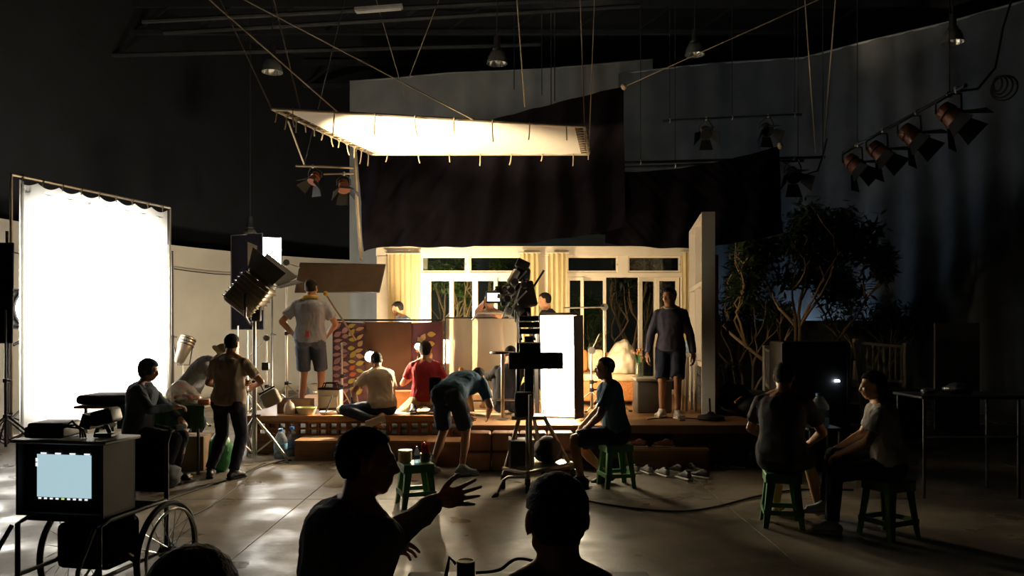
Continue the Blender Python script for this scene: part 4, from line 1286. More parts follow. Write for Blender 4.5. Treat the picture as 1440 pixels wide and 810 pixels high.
MB().patch((x0, 11.5, zb), (x1, 11.5, zb), (x1, 11.5, zt), (x0, 11.5, zt), 20, 12, lambda u, v, p: p + Vector((0, 0.01*math.sin(20*u), -0.03*math.sin(math.pi*u)*(v > 0.9)))).build('cloth', purple, t, ang=180)
for x in (x0, x1, W(512, 0, 11.5).x): MB().tube([(x, 11.53, DK), (x, 11.53, zt+0.02)], 0.013, 8).build('pole', rope_m, t)
MB().tube([(x0, 11.53, zt+0.02), (x1, 11.53, zt+0.02)], 0.013, 8).build('pole', blackrubber, t)
MB().b3(W(514, 0, 11.5).x, W(579, 0, 11.5).x, 11.462, 11.48, zb+0.35, zt-0.01).build('blank_panel', brownfl, t)
AX, AZ, NZ = Vector((1,0,0)), Vector((0,0,1)), Vector((0,-1,0))
for i in range(4):
    for j in range(10):
        mb = MB(); leaf(mb, (x0+0.07+0.108*i+random.uniform(-.015,.015), 11.478, zt-0.07-0.10*j-0.04*(i%2)+random.uniform(-.015,.015)), R(18+random.uniform(-35, 35)), random.uniform(0.1, 0.145), random.uniform(0.05, 0.075), AX, AZ, NZ)
        mb.build('leaf', leafm[1 if i < 2 else (0 if j < 5 else random.choice((2, 3)))] if not (i == 2 and j < 5) else leafm[2], t)
for i in range(9):
    mb = MB(); c = (W(598 + 9*math.cos(i*1.9), 0, 11.5).x, 11.478, W(0, 470 + 4.5*i, 11.5).z)
    leaf(mb, c, R(60*i), 0.13, 0.08, AX, AZ, NZ); mb.build('leaf', leafm[0 if i % 3 else 2], t)
# milky framed diffusion panel in front of the camera operator
t = T('diffusion_panel', 'milky see-through panel in a thin frame on the deck', 'panel', W(677, 560, 11.35))
x0, x1 = W(626, 0, 11.35).x, W(728, 0, 11.35).x; zt = W(0, 447, 11.35).z
MB().b3(x0, x1, 11.347, 11.353, DK+0.12, zt).build('sheet', glassy('milky_sheet', (0.9, 0.84, 0.76), 0.08, 0.33), t)
for a, b in (((x0, DK), (x0, zt)), ((x1, DK), (x1, zt)), ((x0, zt), (x1, zt)), ((x0, DK+0.12), (x1, DK+0.12))):
    MB().tube([(a[0], 11.35, a[1]), (b[0], 11.35, b[1])], 0.012, 8).build('frame_tube', darksteel, t)
for x in (x0, x1): MB().tube([(x, 11.2, DK+0.015), (x, 11.5, DK+0.015)], 0.014, 8).build('foot', darksteel, t)

# ================================================================ FURNITURE AND PROPS
greenp = mat('green_plastic', (0.055, 0.2, 0.06), 0.4, var=0.06)
def stool(label, loc, rz=0.0, h=0.45, group='green plastic stools'):
    t = T('plastic_stool', label, 'stool', loc, rz, group)
    mb = MB(); mb.rbox((0, 0, h-0.0125), (0.29, 0.29, 0.025), 0.012); mb.build('seat', greenp, t, True)
    for dx, dy, sx, sy in ((0, 0.138, 0.27, 0.012), (0, -0.138, 0.27, 0.012), (0.138, 0, 0.012, 0.27), (-0.138, 0, 0.012, 0.27)):
        MB().box((dx, dy, h-0.05), (sx, sy, 0.06)).build('apron', greenp, t, True)
    for sx in (-1, 1):
        for sy in (-1, 1):
            a = Vector((sx*0.125, sy*0.125, h-0.02)); b = Vector((sx*0.165, sy*0.165, 0.0))
            mb = MB()
            for (ux, uy, w) in ((1, 0, 0.07), (0, 1, 0.07)):
                i0 = Vector((-sx*ux*w, -sy*uy*w, 0)); th = Vector((-sx*uy*0.012, -sy*ux*0.012, 0))
                vs = [a, a+i0, a+i0+th, a+th, b, b+i0*0.6, b+i0*0.6+th, b+th]
                mb.add(vs, [(0,1,2,3),(7,6,5,4),(0,4,5,1),(1,5,6,2),(2,6,7,3),(3,7,4,0)])
            mb.build('leg', greenp, t, True)
    z = 0.13
    r_ = 0.125 + 0.04*(1 - z/h)
    for dx, dy, lx, ly in ((0, r_, 2*r_, 0.014), (0, -r_, 2*r_, 0.014), (r_, 0, 0.014, 2*r_), (-r_, 0, 0.014, 2*r_)):
        MB().box((dx, dy, z), (lx, ly, 0.04)).build('stretcher', greenp, t, True)
    return t
st_low = stool('green plastic stool carrying a jar and a red cup', (W(585, 0, 7.45).x, 7.45, 0), R(20), 0.4)
st0 = stool('green plastic stool under the man in dark shirt and shorts', (1.09, 8.35, 0), R(12))
def stool_at(x, y, rz, label, src=None): return dup(src or st0, (x, y, 0), R(rz), label, 'green plastic stools')
stool_at(2.27, 6.7, -12, 'green plastic stool under the man in dark grey T-shirt')
stool_at(3.0, 6.35, 25, 'green plastic stool under the woman in pale top')
stool_at(-3.98, 8.5, 5, 'green plastic stool under the hooded person by the table')
stool_at(-0.61, 2.72, -40, 'green plastic stool under the gesturing man', st_low)
stool_at(0.12, 2.0, 0, 'green plastic stool under the person before the cup table', st_low)
stool_at(-0.576, 1.4, 0, 'green plastic stool under the person behind the wheelchair', st_low)
# things on the first stool
sx, sy, sz = W(585, 0, 7.45).x, 7.45, 0.4
t = T('food_jar', 'round clear jar with yellow food on green stool', 'jar', (sx-0.1, sy-0.02, sz))
MB().lathe([(0.05, 0.002), (0.062, 0.01), (0.066, 0.07), (0.06, 0.1)], (sx-0.1, sy-0.02, sz), 20).build('food', mat('yellow_food', (0.5, 0.35, 0.12), 0.6, bump=0.3), t)
MB().lathe([(0.066, 0.1), (0.068, 0.105), (0.066, 0.118), (0.001, 0.12)], (sx-0.1, sy-0.02, sz), 20).build('lid', mat('pale_lid', (0.7, 0.62, 0.45), 0.4), t)
def bottle(label, c, h, r_, group=None, water=0.5, cap=(0.05, 0.2, 0.6)):
    t = T('water_bottle', label, 'bottle', c, group=group)
    MB().lathe([(r_*0.9, 0.0), (r_, h*0.03), (r_, h*0.2), (r_*0.94, h*0.24), (r_, h*0.28), (r_, h*0.62), (r_*0.6, h*0.8), (r_*0.32, h*0.9), (r_*0.32, h*0.93)], c, 18).build('shell', glassy('clear_plastic', (0.8, 0.87, 0.92), 0.25, 0.12), t)
    MB().lathe([(r_*0.86, h*0.012), (r_*0.94, h*0.04), (r_*0.94, h*water), (0.001, h*water)], c, 18).build('water', glassy('water', (0.62, 0.75, 0.85), 0.2, 0.1), t)
    MB().lathe([(r_*0.955, h*0.3), (r_*1.01, h*0.31), (r_*1.01, h*0.5), (r_*0.955, h*0.51)], c, 18, close=False).build('wrapper', mat('blue_wrapper', (0.2, 0.42, 0.65), 0.4), t)
    MB().lathe([(r_*0.36, h*0.91), (r_*0.36, h*0.995), (0.001, h)], c, 14).build('cap', mat('blue_cap', cap, 0.4), t)
bottle('small water bottle with blue label on the green stool', (sx+0.02, sy-0.09, sz), 0.16, 0.028)
t = T('red_cup', 'dark mug filled with red packets on green stool', 'cup', (sx+0.085, sy+0.02, sz))
MB().lathe([(0.04, 0.0), (0.048, 0.01), (0.05, 0.085), (0.044, 0.085), (0.042, 0.02), (0.001, 0.018)], (sx+0.085, sy+0.02, sz), 18).build('mug', mat('dark_mug', (0.05, 0.03, 0.03), 0.3), t)
MB().ring((sx+0.14, sy+0.0, sz+0.05), 0.025, 0.006, (0.3, 1, 0), 16, 6).build('handle', mat('mug_handle', (0.6, 0.6, 0.6), 0.3), t)
redp = mat('red_packet', (0.55, 0.04, 0.03), 0.4)
for i in range(9):
    a = i*0.7; mb = MB(); c = Vector((sx+0.085+0.025*math.cos(a), sy+0.02+0.025*math.sin(a), sz+0.12))
    mb.box(c, (0.03, 0.006, 0.12 + 0.02*math.sin(i*2.1)), Matrix.Rotation(a, 3, 'Z') @ Matrix.Rotation(R(12), 3, 'X')); mb.build('packet', redp, t)

# large water bottles beside the step box
bottle('large water bottle standing nearer the lamp stand legs', (W(394, 0, 10.1).x, 10.12, 0), 0.38, 0.085, water=0.45)
bottle('large water bottle touching the low brown step box', (W(407, 0, 10.2).x, 10.32, 0), 0.38, 0.08, water=0.4)

# ---- items along the left deck edge
t = T('wooden_crate', 'brown wooden crate on the deck in front of standing man', 'crate', (W(414, 0, 10.75).x, 10.85, DK))
cx = W(414, 0, 10.8).x
for a in ((cx-0.22, cx+0.22, 10.75, 10.77), (cx-0.22, cx+0.22, 10.98, 11.0), (cx-0.22, cx-0.2, 10.77, 10.98), (cx+0.2, cx+0.22, 10.77, 10.98)):
    MB().b3(*a, DK, DK+0.19).build('side_board', woodbox_m, t)
MB().b3(cx-0.2, cx+0.2, 10.77, 10.98, DK+0.001, DK+0.02).build('bottom', woodbox_m, t)
bowl_m = mat('cream_bowl', (0.6, 0.5, 0.33), 0.4)
c = (W(431, 0, 10.6).x, 10.6, DK)
t = T('plastic_basin', 'cream basin with green rim on the deck edge', 'basin', c)
MB().lathe([(0.09, 0.0), (0.1, 0.004), (0.135, 0.1), (0.128, 0.1), (0.095, 0.012), (0.001, 0.01)], c, 24).build('basin', bowl_m, t)
MB().ring((c[0], c[1], DK+0.1), 0.133, 0.007, n=28).build('rim', mat('green_rim', (0.35, 0.55, 0.15), 0.4), t)
mb = MB(); c = Vector((W(407, 0, 10.62).x, 10.62, DK))
mb.lathe([(0.05, 0.0), (0.07, 0.02), (0.075, 0.09), (0.055, 0.15), (0.02, 0.18), (0.018, 0.2), (0.001, 0.2)], c, 16)
mb.thing('plastic_bag', 'small tied translucent bag standing beside the basin', 'bag', mat('pale_plastic', (0.6, 0.52, 0.42), 0.3, transl=0.4), c)
c = Vector((W(461, 0, 10.64).x, 10.64, DK))
t = T('food_tray', 'white foam tray with a leaning black handle on deck', 'tray', c)
MB().lathe([(0.085, 0.0), (0.11, 0.03), (0.115, 0.045), (0.105, 0.045), (0.08, 0.01), (0.001, 0.008)], c, 24).build('tray', mat('white_foam', (0.75, 0.72, 0.66), 0.6), t)
MB().cap(c + Vector((-0.02, -0.05, 0.03)), c + Vector((0.05, 0.03, 0.24)), 0.012, 0.01).build('handle', blackplastic, t)
c = Vector((W(483, 0, 10.76).x, 10.76, DK)); mb = MB()
mb.lathe([(0.07, 0.0), (0.1, 0.03), (0.095, 0.08), (0.06, 0.11), (0.001, 0.1)], c, 18)
mb.thing('rice_bag', 'crumpled white bag beside the foam tray on deck', 'bag', mat('white_plastic', (0.75, 0.7, 0.6), 0.35, bump=0.6, bscale=14), c)
# blue spray bottle, tool bag
c = Vector((W(495, 0, 10.62).x, 10.62, DK))
t = T('spray_bottle', 'blue spray bottle with black nozzle by beige shirt', 'bottle', c)
MB().lathe([(0.04, 0.0), (0.045, 0.01), (0.045, 0.12), (0.02, 0.17), (0.018, 0.2)], c, 16).build('bottle', mat('blue_spray', (0.06, 0.16, 0.32), 0.35), t)
MB().rbox(c + Vector((0, -0.01, 0.225)), (0.03, 0.08, 0.045), 0.01).build('nozzle', blackplastic, t)
MB().tube([c + Vector((0,-0.035,0.215)), c + Vector((0,-0.055,0.17))], 0.006, 6).build('trigger', blackplastic, t)
c = Vector((W(465, 0, 10.98).x, 10.98, DK))
t = T('tool_bag', 'boxy grey canvas tool bag with handles on deck', 'bag', c)
bagm = mat('grey_canvas', (0.26, 0.23, 0.18), 0.85, bump=0.15)
MB().rbox(c + Vector((0,0,0.19)), (0.31, 0.2, 0.26), 0.03).build('body', bagm, t)
MB().rbox(c + Vector((0,-0.105,0.15)), (0.24, 0.02, 0.15), 0.008).build('pocket', bagm, t)
MB().rbox(c + Vector((0,0,0.325)), (0.32, 0.21, 0.02), 0.008).build('zip_rim', blackcloth, t)
for sy in (-0.07, 0.07): MB().tube([c + Vector((-0.1, sy, 0.33)), c + Vector((-0.08, sy, 0.4)), c + Vector((0.08, sy, 0.4)), c + Vector((0.1, sy, 0.33))], 0.009, 6).build('handle', blackcloth, t)
MB().b3(c.x-0.14, c.x+0.14, c.y-0.08, c.y+0.08, DK, DK+0.06).build('base', blackrubber, t)
c = W(381, 560, 10.4)
t = T('gear_pouch', 'small grey canvas pouch slung from the lamp stand', 'bag', c)
MB().rbox(c, (0.24, 0.12, 0.2), 0.04, Matrix.Rotation(R(-25), 3, 'Y')).build('body', bagm, t)
MB().tube([c + Vector((-0.1,0,0.1)), W(361, 530, 9.95)], 0.008, 6).build('strap', blackcloth, t)
MB().tube([c + Vector((-0.14,-0.05,0.05)), c + Vector((0.06,-0.05,0.16))], 0.012, 6).build('rim', blackcloth, t)

# ---- white mat and cloths on the deck
t = MB(); t.patch((-1.95, 10.72, DK+0.006), (-0.75, 10.7, DK+0.006), (-0.7, 11.35, DK+0.006), (-1.9, 11.4, DK+0.006), 26, 14, lambda u, v, p: p + Vector((0, 0.03*math.sin(9*u), 0.008*abs(math.sin(9*u+5*v)))))
t.thing('floor_mat', 'white cloth mat spread under the red-shirted person', 'mat', mat('white_cloth', (0.75, 0.7, 0.6), 0.9), (-1.3, 11, DK), ang=180)
t = MB(); t.patch((-0.68, 10.5, DK+0.006), (0.3, 10.45, DK+0.006), (0.35, 11.0, DK+0.006), (-0.65, 11.1, DK+0.006), 20, 10, lambda u, v, p: p + Vector((0, 0.02*math.sin(11*u), 0.006*abs(math.sin(8*u+3*v)))))
t.thing('floor_mat', 'beige woven mat beneath the person in black by the panel', 'mat', mat('beige_mat', (0.5, 0.4, 0.25), 0.9, bump=0.3, bscale=100), (-0.2, 10.7, DK), ang=180)
c = Vector((W(565, 0, 11.34).x, 11.34, DK))
t = T('wooden_chest', 'orange wooden box in front of red-shirted person', 'box', c)
MB().rbox(c + Vector((0,0,0.14)), (0.3, 0.2, 0.22), 0.01).build('body', mat('orange_wood', (0.42, 0.18, 0.05), 0.5, kind='wood'), t)
MB().rbox(c + Vector((0,0,0.26)), (0.32, 0.22, 0.025), 0.006).build('lid', wood_m, t)
MB().rbox(c + Vector((0,0,0.012)), (0.28, 0.18, 0.024), 0.005).build('plinth', woodbox_m, t)
mb = MB(); c = Vector((W(648, 0, 11.1).x, 11.05, DK)); 
mb.patch(c + Vector((-0.17,-0.1,0.0)), c + Vector((0.2,-0.1,0.0)), c + Vector((0.12,0.1,0.55)), c + Vector((-0.02,0.1,0.62)), 22, 22, lambda u, v, p: p + Vector((0, -0.06*math.sin(math.pi*u)*(1-v) + 0.03*math.sin(16*u+4*v), 0)))
mb.thing('draped_cloth', 'tan cloth draped on a small rest before the milky panel', 'cloth', mat('tan_cloth', (0.34, 0.19, 0.08), 0.85), c, ang=180)
c = Vector((W(512, 447, 11.7).x, 11.75, DK)); t = T('flower_pot', 'yellow flowering plant peeking over the leaf screen', 'plant', c)
MB().lathe([(0.08, 0.0), (0.11, 0.16), (0.1, 0.16), (0.07, 0.01)], c, 16).build('pot', woodbox_m, t)
MB().tube([c + Vector((0,0,0.05)), c + Vector((0.01,0,0.95))], 0.012, 6).build('stem', greenp, t)
mb = MB()
for i in range(70):
    p = c + Vector((random.gauss(0, 0.1), random.gauss(0, 0.06), 1.06+random.gauss(0, 0.06)))
    ax = Vector((random.gauss(0,1), random.gauss(0,1), random.gauss(0,1))).normalized(); ay = ax.cross(Vector((0.3,0.2,1))).normalized()
    leaf(mb, p, 0, 0.06, 0.03, ax, ay, ax.cross(ay))
mb.build('blossom', mat('yellow_flower', (0.75, 0.6, 0.12), 0.6), t, kind='stuff')

# ---- sofa and set dressing near the glass doors
ratt = mat('orange_rattan', (0.46, 0.19, 0.055), 0.55, var=0.25, vscale=30, bump=0.5, bscale=60)
cush = mat('cream_cushion', (0.62, 0.5, 0.33), 0.9, bump=0.1)
cx0, cx1 = W(800, 0, 12.1).x, W(893, 0, 12.1).x
t = T('rattan_sofa', 'orange woven rattan sofa with cream seat before glass doors', 'sofa', ((cx0+cx1)/2, 12.1, DK))
MB().rbox(((cx0+cx1)/2, 12.15, DK+0.22), (cx1-cx0, 0.7, 0.30), 0.03).build('base', ratt, t)
MB().rbox(((cx0+cx1)/2, 12.47, DK+0.5), (cx1-cx0, 0.12, 0.55), 0.05).build('backrest', ratt, t)
MB().rbox(((cx0+cx1)/2, 12.1, DK+0.42), (cx1-cx0-0.06, 0.62, 0.11), 0.04).build('seat_cushion', cush, t)
MB().rbox((cx1-0.03, 12.12, DK+0.25), (0.08, 0.72, 0.44), 0.03).build('arm', mat('honey_wood', (0.45, 0.2, 0.06), 0.45, kind='wood'), t)
for x in (cx0+0.04, cx1-0.05):
    for y in (11.84, 12.44): MB().b3(x-0.03, x+0.03, y-0.03, y+0.03, DK, DK+0.09).build('leg', woodbox_m, t)
for i, (px, col, lb) in enumerate(((815, (0.55, 0.24, 0.08), 'orange square cushion leaning on the sofa back'), (838, (0.66, 0.56, 0.4), 'cream square cushion with a red band on the sofa'))):
    mb = MB(); c = Vector((W(px, 0, 12.3).x, 12.28, DK+0.66)); mb.rbox(c, (0.245, 0.13, 0.34), 0.06, Matrix.Rotation(R(-14), 3, 'X'))
    mb.thing('cushion', lb, 'cushion', mat('cushion_%s' % ('orange' if i == 0 else 'cream'), col, 0.85), c - Vector((0,0,0.18)))
# plastic-wrapped heap
mb = MB(); c = Vector((W(873, 0, 12.1).x, 12.05, DK+0.48))
bm = bmesh.new(); bmesh.ops.create_icosphere(bm, subdivisions=4, radius=1)
vs = []
for v in bm.verts:
    d = v.co; r_ = 1 + 0.18*noise.noise(d*2.3+Vector((4,1,2))) + 0.06*(1-2*abs(noise.noise(d*6)))
    z = max(d.z*r_*0.33 + 0.14, 0.0); vs.append(c + Vector((d.x*r_*0.21 + 0.04*z, d.y*r_*0.25, z*1.0)))
bm.verts.index_update(); mb.add(vs, [[v.index for v in f.verts] for f in bm.faces]); bm.free()
mb.thing('plastic_heap', 'heap of pillows wrapped in pale clear plastic on sofa', 'bag', mat('cream_plastic', (0.8, 0.72, 0.56), 0.3, bump=0.5, bscale=9, transl=0.2), c, ang=180)
# cooler with vase
c = Vector((W(917, 0, 10.95).x, 10.95, DK))
t = T('cooler_box', 'tall dark grey storage box with a pale lid', 'box', c)
MB().rbox(c + Vector((0,0,0.22)), (0.48, 0.36, 0.44), 0.03).build('body', mat('grey_plastic', (0.1, 0.1, 0.1), 0.5), t)
MB().rbox(c + Vector((0,0,0.46)), (0.52, 0.4, 0.05), 0.02).build('lid', mat('pale_lid_grey', (0.5, 0.48, 0.43), 0.5), t)
MB().rbox(c + Vector((0.1,-0.19,0.33)), (0.08, 0.03, 0.05), 0.01).build('latch', blackplastic, t)
v = Vector((W(899, 0, 10.95).x, 10.95, DK+0.485))
t = T('flower_vase', 'glass vase with dry orange flowers on the storage box', 'vase', v)
MB().lathe([(0.05, 0.0), (0.055, 0.01), (0.055, 0.16), (0.04, 0.19), (0.045, 0.2), (0.038, 0.2), (0.05, 0.15), (0.05, 0.012), (0.001, 0.01)], v, 18).build('vase', glassy('vase_glass', (0.75, 0.8, 0.72), 0.3, 0.2), t)
for i in range(12):
    a = i*0.55; q = v + Vector((0.1*math.cos(a)*(0.5+0.5*math.sin(i*3)), 0.08*math.sin(a), 0.26+0.12*abs(math.sin(i*1.7))))
    s_ = MB().tube([v + Vector((0,0,0.05)), v.lerp(q, 0.6) + Vector((0,0,0.03)), q], 0.004, 5).build('stem', greenp, t)
    MB().ell(q, (0.022, 0.022, 0.018), None, 8, 6).build('flower', mat(('dry_orange', 'dry_pink')[i % 2], ((0.6, 0.28, 0.08), (0.5, 0.2, 0.18))[i % 2], 0.7), s_)
# white shelf flat
wfm = mat('white_flat_paint', (0.7, 0.68, 0.64), 0.6, var=0.04)
nx, ny, fx_, fy_ = 2.49, 10.45, 2.80, 12.6   # near edge and far edge (X, Y)
t = T('shelf_flat', 'tall white wall flat with square niches lined with boards', 'wall flat', (nx, ny, DK))
zt = W(0, 298, ny).z
dirv = Vector((fx_-nx, fy_-ny, 0)); Lf = dirv.length; dv = dirv/Lf; nn = Vector((dv.y, -dv.x, 0))   # nn points to +x
nn = nn if nn.x > 0 else -nn
def fbox(name, u0, u1, z0, z1, d0, d1, m=wfm, parent=t):
    vs = []
    for z in (z0, z1):
        for u, d in ((u0, d0), (u1, d0), (u1, d1), (u0, d1)):
            vs.append(Vector((nx, ny, 0)) + dv*u + nn*d + Vector((0,0,z)))
    mb = MB(); mb.add(vs, [(3,2,1,0),(4,5,6,7),(0,1,5,4),(1,2,6,5),(2,3,7,6),(3,0,4,7)])
    return mb.build(name, m, parent)
fbox('end_post', 0.0, 0.07, DK, zt, 0.0, 0.17)
fbox('end_post', Lf-0.07, Lf, DK, zt, 0.0, 0.17)
fbox('top_board', 0.07, Lf-0.07, zt-0.06, zt, 0.0, 0.17)
fbox('niche_divider', Lf*0.5-0.03, Lf*0.5+0.03, DK+0.7, zt-0.06, 0.005, 0.165)
zm = W(0, 398, ny).z
fbox('shelf', 0.07, Lf-0.07, zm-0.03, zm+0.03, 0.002, 0.165)
fbox('shelf', 0.07, Lf-0.07, DK+0.64, DK+0.70, 0.002, 0.165)
nb = 12
for i in range(nb):
    z0 = DK+0.70 + (zt-0.06-DK-0.70)*i/nb; z1 = DK+0.70 + (zt-0.06-DK-0.70)*(i+1)/nb
    fbox('board', 0.07, Lf-0.07, z0+0.006, z1-0.006, 0.135, 0.16)
fbox('back_panel', 0.03, Lf-0.03, DK+0.02, zt-0.02, 0.16, 0.172)
fbox('lower_panel', 0.07, Lf-0.07, DK, DK+0.64, 0.09, 0.13, mat('slate_panel', (0.06, 0.065, 0.075), 0.5))
for i in range(6):
    for j in range(4):
        fbox('tile', 0.1+(Lf-0.2)*i/6, 0.1+(Lf-0.2)*(i+1)/6-0.025, DK+0.03+0.15*j, DK+0.03+0.15*(j+1)-0.02, 0.07, 0.091, MATS['slate_panel'])
fbox('rear_batten', 0.15, 0.25, DK, zt-0.55, 0.172, 0.23, wood_m)
pA = W(1018, 440, 10.9); 
MB().tube([W(1016, 435, 10.9), W(1040, 505, 11.3) + Vector((0,0,-0.3))], 0.016, 6).thing('prop_pole', 'slanting wooden brace behind the white wall flat', 'pole', wood_m, W(1040, 535, 11.3))
# ball and white box on the sill
c = Vector((2.49, 11.2, W(0, 496, 11.2).z + 0.091)); mb = MB(); mb.ell(c, (0.09, 0.09, 0.09)); mb.thing('balloon', 'pale blue ball on the small white side table', 'ball', mat('pale_blue', (0.3, 0.5, 0.75), 0.4), c - Vector((0,0,0.09)))
c = Vector((2.49, 11.2, 0))
t = T('side_table', 'small white side table beside the niche flat', 'table', (c.x, c.y, DK))
zt_ = W(0, 496, 11.2).z
MB().rbox((c.x, c.y, zt_-0.03), (0.18, 0.3, 0.06), 0.012).build('top', wfm, t)
for a in (-0.08, 0.05):
    for b in (-0.12, 0.12): MB().b3(c.x+a, c.x+a+0.03, c.y+b-0.015, c.y+b+0.015, DK, zt_-0.055).build('leg', wfm, t)
# microphone-stand base and clutter on the right of deck
c = Vector((W(1000, 0, 10.05).x, 10.05, DK))
t = T('round_base_stand', 'heavy black round stand base with a short rod on deck', 'stand', c)
MB().lathe([(0.17, 0.0), (0.175, 0.02), (0.16, 0.05), (0.06, 0.07), (0.03, 0.1), (0.001, 0.1)], c, 28).build('base', blackmetal if False else blackm, t)
MB().tube([c + Vector((-0.01,0,0.08)), c + Vector((-0.02,0,0.27))], 0.012, 8).build('rod', darksteel, t)
MB().tube([W(975, 572, 10.62), W(980, 522, 10.75)], 0.008, 6).thing('thin_stick', 'thin pale stick leaning on the dark tiled panel', 'stick', rope_m, W(975, 572, 10.62))
darkbag = mat('dark_bag_cloth', (0.05, 0.05, 0.055), 0.85, bump=0.2, bscale=12)
def lump(label, c, r_, m, name='bag', cat='bag', seed=0.0):
    mb = MB(); bm = bmesh.new(); bmesh.ops.create_icosphere(bm, subdivisions=3, radius=1); c = Vector(c); vs = []
    for v in bm.verts:
        d = v.co; q = 1 + 0.2*noise.noise(d*2.2+Vector((seed, 0, 1))) + 0.05*noise.noise(d*7)
        vs.append(c + Vector((d.x*q*r_[0], d.y*q*r_[1], max(d.z*q*r_[2]+r_[2]*0.85, 0.0))))
    bm.verts.index_update(); mb.add(vs, [[v.index for v in f.verts] for f in bm.faces]); bm.free()
    return mb.thing(name, label, cat, m, c, ang=180)
lump('dark soft bag behind the end of white flat', (W(1035, 0, 11.2).x, 11.3, DK), (0.24, 0.2, 0.2), darkbag, 'duffel_bag', 'bag', 1)
lump('dark bundle of cloth on the deck right of the flat', (W(1055, 0, 10.6).x, 10.6, DK), (0.22, 0.18, 0.13), darkbag, 'cloth_bundle', 'bundle', 3)
lump('black sack lying farther back beside the deck end', (W(1062, 0, 11.0).x, 11.0, 0.0), (0.22, 0.2, 0.4), darkbag, 'sack', 'sack', 5)
MB().tube([W(1033, 566, 10.3), W(1043, 558, 10.35)], 0.014, 6).thing('orange_stick', 'short orange stick lying on the dark bundle', 'stick', mat('orange_paint', (0.8, 0.35, 0.08), 0.5), W(1033, 566, 10.3))
c = W(1026, 517, 11.6); t = T('flower_bunch', 'bunch of coloured flowers behind the white flat', 'flowers', (c.x, c.y, DK+0.2))
MB().lathe([(0.06, 0.0), (0.09, 0.3), (0.08, 0.3), (0.05, 0.02)], (c.x, c.y, DK+0.002), 14).build('pot', woodbox_m, t)
for i in range(14):
    p = c + Vector((random.gauss(0, 0.09), random.gauss(0, 0.05), random.gauss(0, 0.06)))
    s_ = MB().tube([(c.x, c.y, DK+0.2), p], 0.005, 4).build('stem', greenp, t)
    MB().ell(p, (0.028, 0.028, 0.02), None, 8, 6).build('flower', mat('bunch_%d' % (i % 3), ((0.7, 0.15, 0.12), (0.7, 0.6, 0.3), (0.35, 0.5, 0.15))[i % 3], 0.6), s_)

# ---- shoes
def shoe(label, x, y, z, rz, m, group):
    t = T('shoe', label, 'shoe', (x, y, z), R(rz), group)
    G = MB(); G.cap((0, -0.08, 0.045), (0, 0.02, 0.05), 0.034, 0.036); G.cap((0, 0.0, 0.045), (0, 0.1, 0.033), 0.038, 0.028); G.cap((0, -0.08, 0.07), (0, -0.02, 0.075), 0.03, 0.03)
    vs, nr, fs = remesh(G, 0.01, 2)
    g = MB(); g.add([tuple(map(float, v)) for v in vs], fs); g.build('upper', m, t, True, ang=180)
    MB().rbox((0, 0.01, 0.012), (0.082, 0.27, 0.024), 0.011).build('sole', SOLE, t, True)
    MB().ell((0, -0.07, 0.092), (0.022, 0.035, 0.012), None, 10, 6).build('opening', blackcloth, t, True)
    for k in range(3): MB().tube([(-0.025, 0.02+0.022*k, 0.075-0.008*k), (0, 0.02+0.022*k, 0.085-0.008*k), (0.025, 0.02+0.022*k, 0.075-0.008*k)], 0.004, 5).build('lace', blackcloth, t, True)
    return t
orangem = mat('orange_trainer', (0.25, 0.08, 0.05), 0.6)
s0 = shoe('dark trainer with orange heel on the step box', W(896, 0, 9.38).x, 9.38, 0.25, 75, orangem, 'pair of dark trainers on the step')
dup(s0, (W(934, 0, 9.38).x, 9.38, 0.25), R(80))
s1 = shoe('pale grey trainer on the floor below the step box', W(888, 0, 9.2).x, 9.12, 0, 30, SHOEG, 'pale trainers on the floor')
for px, y, a in ((909, 9.08, 20), (932, 8.92, 24)): dup(s1, (W(px, 0, y).x, y, 0), R(a))
s2 = shoe('black shoe in the jumble on floor below the step', W(953, 0, 9.05).x, 9.12, 0, 40, SHOEB, 'black shoes on the floor')
for px, y, a in ((976, 9.16, 205), (963, 8.72, 20), (985, 8.8, 45)): dup(s2, (W(px, 0, y).x, y, 0), R(a))
s3 = shoe('dark shoe on the floor under the wide deck', W(1018, 0, 9.4).x, 9.42, 0, 20, SHOEB, 'shoes under the wide deck')
dup(s3, (W(1035, 0, 9.4).x, 9.45, 0), R(40))

# ---- camera crane on its triangular base
GX = W(742, 0, 8.4).x
t = T('camera_crane', 'film camera crane with steel triangular base and weights', 'crane', (GX, 8.4, 0))
tm = mat('worn_steel', (0.36, 0.3, 0.22), 0.4, 0.75)
top_c = Vector((GX, 8.4, 0.72))
feet = [Vector((W(708, 0, 8.2).x, 8.2, 0.13)), Vector((W(742, 0, 7.95).x, 7.95, 0.13)), Vector((W(806, 0, 8.5).x, 8.5, 0.13)), Vector((W(764, 0, 8.9).x, 8.95, 0.13))]
for p in feet:
    q = top_c + Vector(((p.x-GX)*0.35, (p.y-8.4)*0.35, 0))
    MB().tube([p, q], 0.022, 8).build('base_leg', tm, t)
    MB().tube([p + Vector((0,0,0.02)), p + Vector((0,0,-0.04))], 0.03, 10).build('castor_stem', blackm, t)
    MB().lathe([(0.055, -0.02), (0.06, -0.012), (0.06, 0.012), (0.055, 0.02)], (p.x, p.y, 0.06), 18, Matrix.Rotation(R(90), 3, 'Y')).build('castor', blackrubber, t)
order = [0, 1, 2, 3]
for i in range(4):
    MB().tube([feet[order[i]] + Vector((0,0,0.08)), feet[order[(i+1) % 4]] + Vector((0,0,0.08))], 0.02, 8).build('base_rail', tm, t)
MB().add([feet[i] + Vector((0,0,0.09)) for i in (0, 1, 2, 3)] + [feet[i] + Vector((0,0,0.075)) for i in (0, 1, 2, 3)], [(0,1,2,3), (7,6,5,4), (0,4,5,1), (1,5,6,2), (2,6,7,3), (3,7,4,0)]).build('shelf', tm, t)
